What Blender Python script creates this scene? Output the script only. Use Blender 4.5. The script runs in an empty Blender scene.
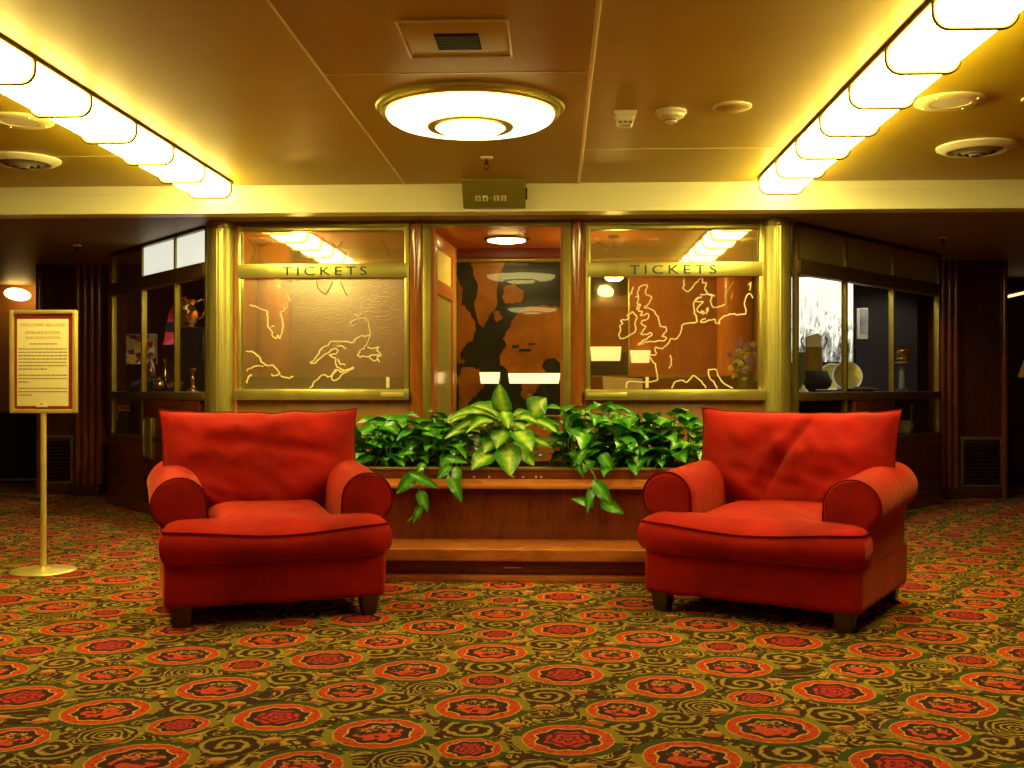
import bpy, bmesh, math, random
from mathutils import Vector, Matrix, noise
C = bpy.context.scene.collection
PI = math.pi
F, H, VX, VY = 1080.0, 1.08, 556.0, 387.0
TH = math.atan((VX - 512) / F)
SN, CS = math.sin(TH), math.cos(TH)

def at(px, py, Y):
    a = (px - 512) / F
    t = Y / (a * SN + CS)
    return Vector((t * (a * CS - SN), Y, H - (py - VY) / F * t))

def fl(px, py, z=0.0):
    d = F * (H - z) / (py - VY)
    r = (px - 512) / F * d
    return (r * CS - d * SN, d * CS + r * SN)

# ------------------------------------------------------------------ materials
def new_mat(name):
    m = bpy.data.materials.new(name); m.use_nodes = True
    nt = m.node_tree
    b = nt.nodes['Principled BSDF']
    return m, nt, b

def rgba(c): return (c[0], c[1], c[2], 1.0)

def link(nt, a, b): nt.links.new(a, b)

def noise_node(nt, scale=5, detail=4, rough=.55, vec=None, dist=0.0):
    n = nt.nodes.new('ShaderNodeTexNoise')
    n.inputs['Scale'].default_value = scale
    n.inputs['Detail'].default_value = detail
    n.inputs['Roughness'].default_value = rough
    n.inputs['Distortion'].default_value = dist
    if vec is not None: link(nt, vec, n.inputs['Vector'])
    return n

def ramp(nt, fac, stops):
    r = nt.nodes.new('ShaderNodeValToRGB')
    e = r.color_ramp.elements
    e[0].position, e[0].color = stops[0][0], rgba(stops[0][1])
    e[1].position, e[1].color = stops[-1][0], rgba(stops[-1][1])
    for p, c in stops[1:-1]:
        x = e.new(p); x.color = rgba(c)
    link(nt, fac, r.inputs['Fac'])
    return r

def coords(nt, scale=(1, 1, 1), rot=(0, 0, 0), kind='Object'):
    t = nt.nodes.new('ShaderNodeTexCoord')
    m = nt.nodes.new('ShaderNodeMapping')
    m.inputs['Scale'].default_value = scale
    m.inputs['Rotation'].default_value = rot
    link(nt, t.outputs[kind], m.inputs['Vector'])
    return m.outputs['Vector']

def mottled(name, c1, c2, scale=6, rough=.5, metal=0.0, bump=0.0, bscale=60, stretch=(1, 1, 1), sheen=0.0, coat=0.0, spec=.5):
    m, nt, b = new_mat(name)
    v = coords(nt, stretch)
    n = noise_node(nt, scale, 5, .6, v)
    r = ramp(nt, n.outputs['Fac'], [(.3, c1), (.7, c2)])
    link(nt, r.outputs['Color'], b.inputs['Base Color'])
    b.inputs['Roughness'].default_value = rough
    b.inputs['Metallic'].default_value = metal
    b.inputs['Specular IOR Level'].default_value = spec
    b.inputs['Coat Weight'].default_value = coat
    if sheen:
        b.inputs['Sheen Weight'].default_value = sheen
        b.inputs['Sheen Roughness'].default_value = .4
        b.inputs['Sheen Tint'].default_value = rgba((1, .35, .15))
    if bump:
        n2 = noise_node(nt, bscale, 4, .6, v)
        bp = nt.nodes.new('ShaderNodeBump'); bp.inputs['Strength'].default_value = bump
        bp.inputs['Distance'].default_value = .01
        link(nt, n2.outputs['Fac'], bp.inputs['Height']); link(nt, bp.outputs['Normal'], b.inputs['Normal'])
    return m

def wood(name, c1, c2, rough=.25, stretch=(3, 3, .5), coat=.3, scale=5):
    m, nt, b = new_mat(name)
    v = coords(nt, stretch)
    n1 = noise_node(nt, scale, 6, .65, v, 1.2)
    n2 = noise_node(nt, scale * 9, 3, .6, v)
    mx = nt.nodes.new('ShaderNodeMath'); mx.operation = 'MULTIPLY_ADD'
    link(nt, n2.outputs['Fac'], mx.inputs[0]); mx.inputs[1].default_value = .35
    link(nt, n1.outputs['Fac'], mx.inputs[2])
    r = ramp(nt, mx.outputs[0], [(.45, c1), (.62, tuple((p + q) / 2 for p, q in zip(c1, c2))), (.85, c2)])
    link(nt, r.outputs['Color'], b.inputs['Base Color'])
    b.inputs['Roughness'].default_value = rough
    b.inputs['Coat Weight'].default_value = coat
    b.inputs['Coat Roughness'].default_value = .12
    return m

def emit(name, col, strength, base=(.8, .8, .8)):
    m, nt, b = new_mat(name)
    b.inputs['Base Color'].default_value = rgba(base)
    b.inputs['Emission Color'].default_value = rgba(col)
    b.inputs['Emission Strength'].default_value = strength
    b.inputs['Roughness'].default_value = .3
    return m

def thin_glass(name, tint=(.9, .9, .85), rough=0.0, haze=0.0, haze_col=(.8, .7, .4), gain=1.0, pebbled=False):
    m, nt, b = new_mat(name)
    nt.nodes.remove(b)
    out = nt.nodes['Material Output']
    tr = nt.nodes.new('ShaderNodeBsdfTransparent'); tr.inputs['Color'].default_value = rgba(tint)
    gl = nt.nodes.new('ShaderNodeBsdfGlossy'); gl.inputs['Roughness'].default_value = rough
    gl.inputs['Color'].default_value = rgba((1, 1, 1))
    # Schlick reflectance from |incoming . normal|, the same on both faces of the sheet
    ge = nt.nodes.new('ShaderNodeNewGeometry')
    dt = nt.nodes.new('ShaderNodeVectorMath'); dt.operation = 'DOT_PRODUCT'
    link(nt, ge.outputs['Incoming'], dt.inputs[0]); link(nt, ge.outputs['True Normal'], dt.inputs[1])
    def mth(op, a, c):
        n = nt.nodes.new('ShaderNodeMath'); n.operation = op
        for i, v in enumerate((a, c)):
            if isinstance(v, (int, float)): n.inputs[i].default_value = v
            else: link(nt, v, n.inputs[i])
        return n.outputs[0]
    k5 = mth('POWER', mth('SUBTRACT', 1.0, mth('ABSOLUTE', dt.outputs['Value'], 0)), 5.0)
    mu = nt.nodes.new('ShaderNodeMath'); mu.operation = 'MULTIPLY'; mu.use_clamp = True
    link(nt, mth('ADD', mth('MULTIPLY', k5, .96), .04), mu.inputs[0]); mu.inputs[1].default_value = gain
    mix = nt.nodes.new('ShaderNodeMixShader')
    link(nt, mu.outputs[0], mix.inputs[0]); link(nt, gl.outputs[0], mix.inputs[2])
    first = tr.outputs[0]
    if haze > 0:
        df = nt.nodes.new('ShaderNodeBsdfDiffuse'); df.inputs['Color'].default_value = rgba(haze_col)
        m2 = nt.nodes.new('ShaderNodeMixShader'); m2.inputs[0].default_value = haze
        link(nt, tr.outputs[0], m2.inputs[1]); link(nt, df.outputs[0], m2.inputs[2])
        first = m2.outputs[0]
    link(nt, first, mix.inputs[1])
    if pebbled:
        v = coords(nt)
        n = noise_node(nt, 90, 2, .5, v)
        bp = nt.nodes.new('ShaderNodeBump'); bp.inputs['Strength'].default_value = .35; bp.inputs['Distance'].default_value = .004
        link(nt, n.outputs['Fac'], bp.inputs['Height']); link(nt, bp.outputs['Normal'], gl.inputs['Normal'])
    link(nt, mix.outputs[0], out.inputs['Surface'])
    return m

def carpet_material():
    m, nt, b = new_mat('carpet')
    geo = nt.nodes.new('ShaderNodeNewGeometry')
    sep = nt.nodes.new('ShaderNodeSeparateXYZ'); link(nt, geo.outputs['Position'], sep.inputs[0])
    wob = noise_node(nt, 45, 1, .5, geo.outputs['Position'])
    def mth(op, a, c=None, d=None, clamp=False):
        n = nt.nodes.new('ShaderNodeMath'); n.operation = op; n.use_clamp = clamp
        for i, v in enumerate((a, c, d)):
            if v is None: continue
            if isinstance(v, (int, float)): n.inputs[i].default_value = v
            else: link(nt, v, n.inputs[i])
        return n.outputs[0]
    def mix(f, a, c):
        n = nt.nodes.new('ShaderNodeMix'); n.data_type = 'RGBA'
        if isinstance(f, (int, float)): n.inputs[0].default_value = f
        else: link(nt, f, n.inputs[0])
        for i, v in ((6, a), (7, c)):
            if isinstance(v, tuple): n.inputs[i].default_value = rgba(v)
            else: link(nt, v, n.inputs[i])
        return n.outputs[2]
    wv = mth('MULTIPLY_ADD', wob.outputs['Fac'], .016, -.008)
    X = mth('ADD', sep.outputs[0], wv); Y = mth('ADD', sep.outputs[1], wv)
    A, B, Cc = .9475, .1875, .7490
    def cell(ex, ey):
        xx = mth('SUBTRACT', X, ex)
        u = mth('ROUND', mth('DIVIDE', xx, A))
        dx = mth('MULTIPLY_ADD', u, -A, xx)
        yy = mth('MULTIPLY_ADD', u, B, mth('SUBTRACT', Y, ey))
        v = mth('ROUND', mth('DIVIDE', yy, Cc))
        dy = mth('MULTIPLY_ADD', v, -Cc, yy)
        r = mth('SQRT', mth('ADD', mth('MULTIPLY', dx, dx), mth('MULTIPLY', dy, dy)))
        return dx, dy, r
    def gather(items, lim):
        SX = SY = SM = ST = None
        for (ex, ey, R, ty) in items:
            dx, dy, r = cell(ex, ey)
            k = mth('LESS_THAN', r, R * lim)
            kr = mth('MULTIPLY', k, 1.0 / R)
            ax, ay = mth('MULTIPLY', dx, kr), mth('MULTIPLY', dy, kr)
            at_ = mth('MULTIPLY', k, ty)
            if SX is None: SX, SY, SM, ST = ax, ay, k, at_
            else:
                SX, SY, SM, ST = mth('ADD', SX, ax), mth('ADD', SY, ay), mth('MAXIMUM', SM, k), mth('MAXIMUM', ST, at_)
        rr = mth('SQRT', mth('ADD', mth('MULTIPLY', SX, SX), mth('MULTIPLY', SY, SY)))
        an = mth('ARCTAN2', SY, SX)
        return SX, SY, rr, an, SM, ST
    # brown ground with gold scrolls
    curls = [(472.7, 729, 1), (395, 698, -1), (545, 696, 1), (625, 727, -1), (403, 760, 1), (431, 689, 1)]
    it = [fl(p, q) + (.105, .1 + (1 if s > 0 else 0)) for p, q, s in curls]
    cx, cy, cr, ca, cm, ct = gather(it, 1.0)
    n1 = noise_node(nt, 9, 2, .5, geo.outputs['Position'], 1.5)
    band = mth('SINE', mth('MULTIPLY', n1.outputs['Fac'], 34))
    gcol = mix(mth('GREATER_THAN', band, .30), (.050, .013, .004), (.19, .105, .010))
    gcol = mix(mth('GREATER_THAN', band, .80), gcol, (.46, .31, .03))
    n7 = noise_node(nt, 22, 2, .5, geo.outputs['Position'])
    spin = mth('SUBTRACT', mth('MULTIPLY', mth('GREATER_THAN', ct, .6), 2), 1)
    spir = mth('SINE', mth('ADD', mth('MULTIPLY_ADD', ca, spin, mth('MULTIPLY', cr, 14.5)), mth('MULTIPLY_ADD', n7.outputs['Fac'], 5.0, -2.5)))
    scol = mix(mth('GREATER_THAN', spir, .25), (.048, .013, .004), (.25, .155, .014))
    scol = mix(mth('GREATER_THAN', spir, .65), scol, (.38, .26, .028))
    col = mix(cm, gcol, scol)
    # peach buds
    buds = [(442, 692), (579, 692), (546, 707), (513, 724.6), (418, 712), (622, 694.6), (596, 722), (509, 691.6)]
    it = [fl(p, q) + (.030, 1.0) for p, q in buds]
    bx, by, br, ba, bmk, bt = gather(it, 1.0)
    bcol = mix(mth('GREATER_THAN', mth('ADD', mth('MULTIPLY', by, .5), n7.outputs['Fac']), .58), (.40, .085, .018), (.60, .30, .05))
    col = mix(bmk, col, bcol)
    # medallions
    meds = [(-.256, 3.216, .097, 1.0), (-.263, 3.638, .147, 2.0), (.037, 3.315, .143, 1.0), (.221, 3.620, .120, 3.0), (.395, 3.915, .145, 4.0)]
    mx_, my_, mr, ma, mm, mt = gather(meds, 1.21)
    halo = mix(mth('GREATER_THAN', mth('SINE', mth('MULTIPLY_ADD', ma, 2, 1.0)), .6), (.050, .066, .008), (.25, .19, .018))
    c2 = halo
    n3 = noise_node(nt, 70, 2, .5, geo.outputs['Position'])
    org = mix(mth('GREATER_THAN', n3.outputs['Fac'], .57), (.60, .058, .009), (.30, .020, .007))
    c2 = mix(mth('LESS_THAN', mr, 1.0), c2, (.60, .30, .035))
    c2 = mix(mth('LESS_THAN', mr, .965), c2, org)
    sc = mth('MULTIPLY', mth('COSINE', mth('MULTIPLY', ma, 8)), .045)
    rs = mth('ADD', mr, sc)
    c2 = mix(mth('LESS_THAN', rs, .735), c2, (.62, .36, .06))
    c2 = mix(mth('LESS_THAN', rs, .69), c2, (.045, .012, .010))
    # rose (types 1), perched shapes (types 2-4)
    ros = mth('SINE', mth('ADD', mth('MULTIPLY', mr, 30), mth('MULTIPLY', mth('SINE', mth('MULTIPLY', ma, 5)), 1.6)))
    rose = mix(mth('GREATER_THAN', ros, -.35), (.10, .008, .008), (.48, .030, .020))
    n4 = noise_node(nt, 24, 2, .5, geo.outputs['Position'])
    blob = mth('GREATER_THAN', mth('ADD', mth('MULTIPLY', my_, -.22), n4.outputs['Fac']), .50)
    bird = mix(blob, (.05, .014, .010), (.60, .055, .018))
    bird = mix(mth('GREATER_THAN', mth('ADD', mth('MULTIPLY', my_, .3), n3.outputs['Fac']), .63), bird, (.50, .32, .06))
    inner = mix(mth('GREATER_THAN', mt, 1.5), rose, bird)
    c2 = mix(mth('LESS_THAN', rs, .50), c2, inner)
    col = mix(mm, col, c2)
    # wear and pile
    n5 = noise_node(nt, 1.1, 3, .5, geo.outputs['Position'])
    n6 = noise_node(nt, 350, 2, .5, geo.outputs['Position'])
    wear = mth('MULTIPLY_ADD', n5.outputs['Fac'], .5, mth('MULTIPLY_ADD', n6.outputs['Fac'], .7, .16))
    mul = nt.nodes.new('ShaderNodeMix'); mul.data_type = 'RGBA'; mul.blend_type = 'MULTIPLY'; mul.inputs[0].default_value = 1
    cmb = nt.nodes.new('ShaderNodeCombineColor')
    for i in range(3): link(nt, wear, cmb.inputs[i])
    link(nt, col, mul.inputs[6]); link(nt, cmb.outputs[0], mul.inputs[7])
    link(nt, mul.outputs[2], b.inputs['Base Color'])
    b.inputs['Roughness'].default_value = .95
    b.inputs['Specular IOR Level'].default_value = .15
    bp = nt.nodes.new('ShaderNodeBump'); bp.inputs['Strength'].default_value = .3; bp.inputs['Distance'].default_value = .004
    link(nt, n6.outputs['Fac'], bp.inputs['Height']); link(nt, bp.outputs['Normal'], b.inputs['Normal'])
    return m

def leaf_material(name, edge, mid, streak):
    m, nt, b = new_mat(name)
    uv = nt.nodes.new('ShaderNodeUVMap')
    sep = nt.nodes.new('ShaderNodeSeparateXYZ'); link(nt, uv.outputs[0], sep.inputs[0])
    def mth(op, a, c=0.0, d=None):
        n = nt.nodes.new('ShaderNodeMath'); n.operation = op
        for i, v in enumerate((a, c, d)):
            if v is None: continue
            if isinstance(v, (int, float)): n.inputs[i].default_value = v
            else: link(nt, v, n.inputs[i])
        return n.outputs[0]
    ax = mth('ABSOLUTE', mth('SUBTRACT', sep.outputs[0], .5))
    pos = coords(nt)
    n = noise_node(nt, 26, 3, .6, pos)
    feather = mth('MULTIPLY', mth('SINE', mth('MULTIPLY_ADD', sep.outputs[1], 70, mth('MULTIPLY', ax, -40))), .07)
    k = mth('ADD', mth('ADD', mth('MULTIPLY', ax, 1.7), feather), mth('MULTIPLY_ADD', n.outputs['Fac'], .9, -.45))
    r = ramp(nt, k, [(.0, streak), (.27, mid), (.60, edge)])
    link(nt, r.outputs['Color'], b.inputs['Base Color'])
    b.inputs['Roughness'].default_value = .3
    b.inputs['Specular IOR Level'].default_value = .6
    b.inputs['Subsurface Weight'].default_value = 0.0
    return m

M = {}
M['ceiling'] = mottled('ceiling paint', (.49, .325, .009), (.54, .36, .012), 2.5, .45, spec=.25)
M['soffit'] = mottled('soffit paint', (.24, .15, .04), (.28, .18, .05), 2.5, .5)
M['cream'] = mottled('cream enamel', (.88, .82, .46), (.90, .84, .48), 3, .35)
M['seam'] = mottled('cream seam', (.80, .62, .22), (.84, .66, .25), 3, .35)
M['carpet'] = carpet_material()
M['brass'] = mottled('brass', (.58, .51, .13), (.70, .62, .17), 9, .33, .85, .05, 40, (1, 1, .3))
M['brass_dull'] = mottled('dull brass', (.34, .28, .055), (.44, .37, .08), 9, .38, .85)
M['brass_bright'] = mottled('polished brass', (.88, .70, .18), (.92, .76, .24), 9, .34, .65)
M['brass_shine'] = mottled('mirror polished brass', (.80, .60, .20), (.88, .68, .26), 9, .10, 1.0)
M['bronze'] = mottled('dark bronze', (.09, .06, .012), (.14, .09, .02), 12, .35, 1.0)
M['mahogany'] = wood('mahogany', (.075, .014, .005), (.17, .035, .010), .22)
M['mahogany_h'] = wood('mahogany lengthwise', (.10, .020, .005), (.24, .055, .012), .25, (.5, 3, 3))
M['dark_wood'] = wood('dark mahogany', (.030, .008, .004), (.065, .018, .007), .2)
M['orange_wood'] = wood('orange veneer', (.40, .12, .018), (.55, .19, .03), .28)
M['ledge_wood'] = wood('ledge veneer', (.30, .075, .012), (.55, .18, .035), .22, (.5, 3, 3), .4, 7)
M['gold_wood'] = wood('golden veneer', (.30, .14, .02), (.42, .21, .035), .3)
M['velvet'] = mottled('red microsuede', (.22, .0035, .0015), (.44, .009, .003), 3.6, .85, 0, .6, 9, (1, 1, 1), .30, 0, .15)
M['piping'] = mottled('dark red piping', (.13, .003, .002), (.19, .005, .003), 20, .9, spec=.05)
M['leg'] = wood('dark leg wood', (.030, .010, .005), (.06, .018, .008), .4)
M['black'] = mottled('black cloth', (.010, .009, .012), (.016, .014, .018), 30, .8)
M['black_gap'] = mottled('dark recess', (.008, .006, .004), (.012, .009, .006), 30, .9)
M['silver'] = mottled('silver', (.70, .66, .56), (.80, .76, .66), 10, .15, 1.0)
M['white'] = mottled('white china', (.78, .75, .66), (.84, .81, .72), 10, .25)
M['plastic'] = mottled('cream plastic', (.82, .72, .42), (.86, .76, .46), 10, .4)
M['grey_plastic'] = mottled('grey brown plastic', (.20, .16, .10), (.25, .20, .12), 10, .5)
M['trough'] = emit('lit opal glass', (1.0, .83, .25), 29.0)
M['bowl'] = emit('lit opal bowl', (1.0, .83, .28), 6.0)
M['booth_lamp'] = emit('lit booth lamp', (1.0, .70, .20), 30.0)
M['pendant'] = emit('lit pendant globe', (1.0, .74, .24), 95.0)
M['warm_glow'] = emit('warm glow', (1.0, .70, .30), 1.6)  # emission shared by the stand-in reflections and the slim tube light
M['far_lamp'] = emit('lit far lamp', (1.0, .66, .18), 7.0)
M['backlit'] = emit('backlit frosted pane', (.92, .95, .78), .75)
M['glass'] = thin_glass('clear glass', (.93, .93, .88), 0.0, gain=1.2)
M['case_glass'] = thin_glass('display glass', (.95, .95, .92), 0.0, gain=1.0)
M['map_glass'] = thin_glass('etched window glass', (.92, .86, .70), .02, .05, (.5, .36, .10), gain=2.2)
M['pebble'] = thin_glass('pebbled window glass', (.84, .76, .52), .22, .13, (.56, .50, .13), gain=5.0, pebbled=True)
M['top_glass'] = thin_glass('reflecting top glass', (.86, .80, .62), .03, .26, (.72, .54, .18), gain=4.5)  # cream haze stands in for ceiling glow mirrored in these panes
M['opal_top'] = thin_glass('olive top pane', (.4, .38, .25), .1, .8, (.42, .36, .15), gain=1.5)
M['etch'] = mottled('etched line', (.92, .82, .46), (.98, .88, .55), 40, .6)
M['blue_letter'] = mottled('blue enamel lettering', (.03, .09, .14), (.045, .12, .18), 30, .8, spec=.1)
M['sea'] = mottled('map sea', (.020, .022, .016), (.035, .036, .022), 4, .12, 0, 0, 60, (1, 1, 1), 0, .4)
M['land'] = mottled('map land', (.15, .052, .005), (.40, .14, .011), 3.2, .2, 0, 0, 60, (1, 1, 1), 0, .3)
M['maroon'] = mottled('maroon band', (.13, .014, .006), (.16, .02, .008), 5, .4)
M['orange_ceiling'] = mottled('orange ceiling', (.48, .13, .018), (.54, .15, .022), 5, .35)
M['paper'] = mottled('cream paper', (.82, .72, .36), (.86, .76, .40), 6, .6)
M['red_mat'] = mottled('red mount', (.24, .012, .008), (.29, .018, .010), 20, .6)
M['ink'] = mottled('brown ink', (.24, .16, .07), (.30, .20, .09), 30, .7)
M['gold_ink'] = mottled('gold ink', (.50, .33, .09), (.56, .37, .11), 30, .6)
M['pothos'] = leaf_material('pothos leaf', (.028, .20, .008), (.06, .31, .014), (.20, .48, .04))
M['dieff'] = leaf_material('dieffenbachia leaf', (.045, .22, .010), (.26, .47, .03), (.56, .70, .12))
M['stem'] = mottled('green stem', (.08, .20, .02), (.14, .28, .03), 20, .5)
M['soil'] = mottled('potting soil', (.02, .012, .006), (.05, .03, .015), 60, .95, 0, .6, 80)
M['purple'] = mottled('purple petal', (.26, .12, .70), (.40, .22, .85), 60, .6)
M['lilac'] = mottled('pale petal', (.85, .70, .70), (.95, .85, .75), 60, .6)
M['rear_wall'] = mottled('rear wall wood', (.16, .06, .02), (.22, .09, .03), 3, .5)
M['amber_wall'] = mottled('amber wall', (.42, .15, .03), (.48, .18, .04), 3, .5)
# ------------------------------------------------------------------ mesh helpers
def root_of(o):
    while o.parent is not None: o = o.parent
    return o

def obj(name, bm, mat, parent=None, local=False, smooth=40):
    """bm is in world coordinates unless local; it is linked as ONE mesh object"""
    if parent is not None and not local:
        bmesh.ops.translate(bm, verts=bm.verts, vec=-Vector(root_of(parent).location))
    me = bpy.data.meshes.new(name)
    bm.normal_update(); bm.to_mesh(me); bm.free()
    if smooth:
        me.polygons.foreach_set('use_smooth', [True] * len(me.polygons))
        me.set_sharp_from_angle(angle=math.radians(smooth))
    me.materials.append(mat if not isinstance(mat, str) else M[mat])
    o = bpy.data.objects.new(name, me); C.objects.link(o)
    if parent is not None: o.parent = parent
    return o

def tag(o, label=None, cat=None, group=None, kind=None):
    if label: o['label'] = label
    if cat: o['category'] = cat
    if group: o['group'] = group
    if kind: o['kind'] = kind
    return o

def thing(name, loc, label, cat, group=None, rz=0.0):
    o = bpy.data.objects.new(name, None); C.objects.link(o)
    o.empty_display_size = .1
    o.location = loc; o.rotation_euler = (0, 0, rz)
    return tag(o, label, cat, group)

def struct(name, bm, mat, label=None, smooth=40):
    o = obj(name, bm, mat, None, smooth=smooth)
    return tag(o, label, None, None, 'structure')

def NB(): return bmesh.new()

def box(bm, lo, hi, bevel=0.0, seg=2):
    t = bmesh.new()
    bmesh.ops.create_cube(t, size=1)
    c = [(a + b) / 2 for a, b in zip(lo, hi)]; s = [abs(b - a) for a, b in zip(lo, hi)]
    for v in t.verts: v.co = Vector((c[i] + v.co[i] * s[i] for i in range(3)))
    if bevel: bmesh.ops.bevel(t, geom=list(t.edges), offset=min(bevel, min(s) * .45), segments=seg, affect='EDGES', profile=.6)
    return merge(bm, t)

def merge(bm, t, mat=None):
    if mat is not None: bmesh.ops.transform(t, matrix=mat, verts=t.verts)
    me = bpy.data.meshes.new('tmp'); t.to_mesh(me); t.free()
    bm.from_mesh(me); bpy.data.meshes.remove(me)
    return bm

def B(lo, hi, bevel=0.0, seg=2): return box(NB(), lo, hi, bevel, seg)

def obox(bm, p, q, thick, z0, z1, bevel=0.0):
    """box along the plan segment p-q, thick on both sides"""
    p, q = Vector((p[0], p[1], 0)), Vector((q[0], q[1], 0))
    d = q - p; L = d.length
    t = NB(); box(t, (0, -thick / 2, z0), (L, thick / 2, z1), bevel)
    return merge(bm, t, Matrix.Translation(p) @ Matrix.Rotation(math.atan2(d.y, d.x), 4, 'Z'))

def lathe(bm, prof, n=32, loc=(0, 0, 0), axis='Z', flute=0, famp=0.0, a0=0.0, a1=2 * PI, cap=True):
    full = abs(a1 - a0 - 2 * PI) < 1e-6
    m = n if full else n + 1
    rings = []
    for r, z in prof:
        ring = []
        for k in range(m):
            a = a0 + (a1 - a0) * k / n
            rr = max(r, 1e-5) * (1 - famp * abs(math.sin(flute * a / 2)) if flute else 1)
            ring.append(bm.verts.new(Vector(loc) + Vector((rr * math.cos(a), rr * math.sin(a), z))))
        rings.append(ring)
    for i in range(len(rings) - 1):
        for k in range(n):
            k2 = (k + 1) % m
            bm.faces.new((rings[i][k], rings[i][k2], rings[i + 1][k2], rings[i + 1][k]))
    for idx, rev in ((0, True), (-1, False)):
        if cap and prof[idx][0] > 1e-4 and full:
            bm.faces.new(list(reversed(rings[idx])) if rev else rings[idx])
    bmesh.ops.remove_doubles(bm, verts=bm.verts, dist=2e-5)
    bmesh.ops.recalc_face_normals(bm, faces=bm.faces)
    return bm

def tube(bm, pts, r, n=8, closed=False, r_end=None):
    pts = [Vector(p) for p in pts]
    L = len(pts); rings = []
    up = Vector((0, 0, 1)); prev = None
    for i, p in enumerate(pts):
        if closed: d = pts[(i + 1) % L] - pts[i - 1]
        else: d = pts[min(i + 1, L - 1)] - pts[max(i - 1, 0)]
        if d.length < 1e-9: d = Vector((0, 0, 1))
        d.normalize()
        if prev is None:
            u = d.cross(up)
            if u.length < .05: u = d.cross(Vector((1, 0, 0)))
        else:
            u = prev - d * prev.dot(d)
            if u.length < 1e-6: u = d.cross(up)
        u.normalize(); w = d.cross(u); prev = u
        rr = r if r_end is None else r + (r_end - r) * i / max(L - 1, 1)
        rings.append([bm.verts.new(p + (u * math.cos(2 * PI * k / n) + w * math.sin(2 * PI * k / n)) * rr) for k in range(n)])
    for i in range(L if closed else L - 1):
        a, b_ = rings[i], rings[(i + 1) % L]
        for k in range(n): bm.faces.new((a[k], a[(k + 1) % n], b_[(k + 1) % n], b_[k]))
    if not closed:
        bm.faces.new(list(reversed(rings[0]))); bm.faces.new(rings[-1])
    return bm

def prism(bm, poly, y0, y1, bevel=0.0, seg=3, plane='XZ', only_front=False):
    """polygon in x,z extruded along y (or x,y along z with plane XY, y,z along x with plane YZ)"""
    t = NB()
    def P(a, b_, c):
        return {'XZ': (a, c, b_), 'XY': (a, b_, c), 'YZ': (c, a, b_)}[plane]
    f0 = [t.verts.new(P(a, b_, y0)) for a, b_ in poly]
    f1 = [t.verts.new(P(a, b_, y1)) for a, b_ in poly]
    n = len(poly)
    ff = t.faces.new(f0); t.faces.new(list(reversed(f1)))
    for k in range(n): t.faces.new((f0[k], f1[k], f1[(k + 1) % n], f0[(k + 1) % n]))
    bmesh.ops.recalc_face_normals(t, faces=t.faces)
    if bevel:
        if only_front: geom = [e for e in t.edges if all(v in set(f0) for v in e.verts)]
        else: geom = [e for e in t.edges if len({v in set(f0) for v in e.verts}) == 1]
        bmesh.ops.bevel(t, geom=geom, offset=bevel, segments=seg, affect='EDGES', profile=.5)
    return merge(bm, t)

def ring_poly(pts, w):
    """closed outline offset inwards by w about its centroid box (rectangles)"""
    xs = [p[0] for p in pts]; zs = [p[1] for p in pts]
    return [(min(xs) + w, min(zs) + w), (max(xs) - w, min(zs) + w), (max(xs) - w, max(zs) - w), (min(xs) + w, max(zs) - w)]

def frame_rect(bm, x0, x1, z0, z1, y0, y1, w, bevel=.004):
    box(bm, (x0, y0, z0), (x0 + w, y1, z1), bevel); box(bm, (x1 - w, y0, z0), (x1, y1, z1), bevel)
    box(bm, (x0 + w, y0, z1 - w), (x1 - w, y1, z1), bevel); box(bm, (x0 + w, y0, z0), (x1 - w, y1, z0 + w), bevel)
    return bm

def text_bm(s, size, loc, depth=.003, sx=1.0, space=1.0, align='CENTER', rz=0.0):
    """real lettering as a mesh standing in the XZ plane, facing -Y"""
    cu = bpy.data.curves.new('lettering', 'FONT'); cu.body = s; cu.size = size; cu.extrude = depth / 2
    cu.align_x = align; cu.space_character = space; cu.resolution_u = 3
    o = bpy.data.objects.new('lettering', cu); C.objects.link(o)
    dg = bpy.context.evaluated_depsgraph_get()
    me = bpy.data.meshes.new_from_object(o.evaluated_get(dg))
    bm = NB(); bm.from_mesh(me)
    bpy.data.objects.remove(o); bpy.data.meshes.remove(me); bpy.data.curves.remove(cu)
    mt = Matrix.Translation(Vector(loc)) @ Matrix.Rotation(rz, 4, 'Z') @ Matrix.Rotation(PI / 2, 4, 'X') @ Matrix.Diagonal((sx, 1, 1, 1))
    bmesh.ops.transform(bm, matrix=mt, verts=bm.verts)
    return bm

def smooth_path(pts, k=4):
    pts = [Vector(p) for p in pts]; out = []
    for i in range(len(pts) - 1):
        p0, p1, p2, p3 = pts[max(i - 1, 0)], pts[i], pts[i + 1], pts[min(i + 2, len(pts) - 1)]
        for j in range(k):
            t = j / k
            out.append(.5 * ((2 * p1) + (p2 - p0) * t + (2 * p0 - 5 * p1 + 4 * p2 - p3) * t * t + (3 * p1 - p0 - 3 * p2 + p3) * t ** 3))
    out.append(pts[-1])
    return out
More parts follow.
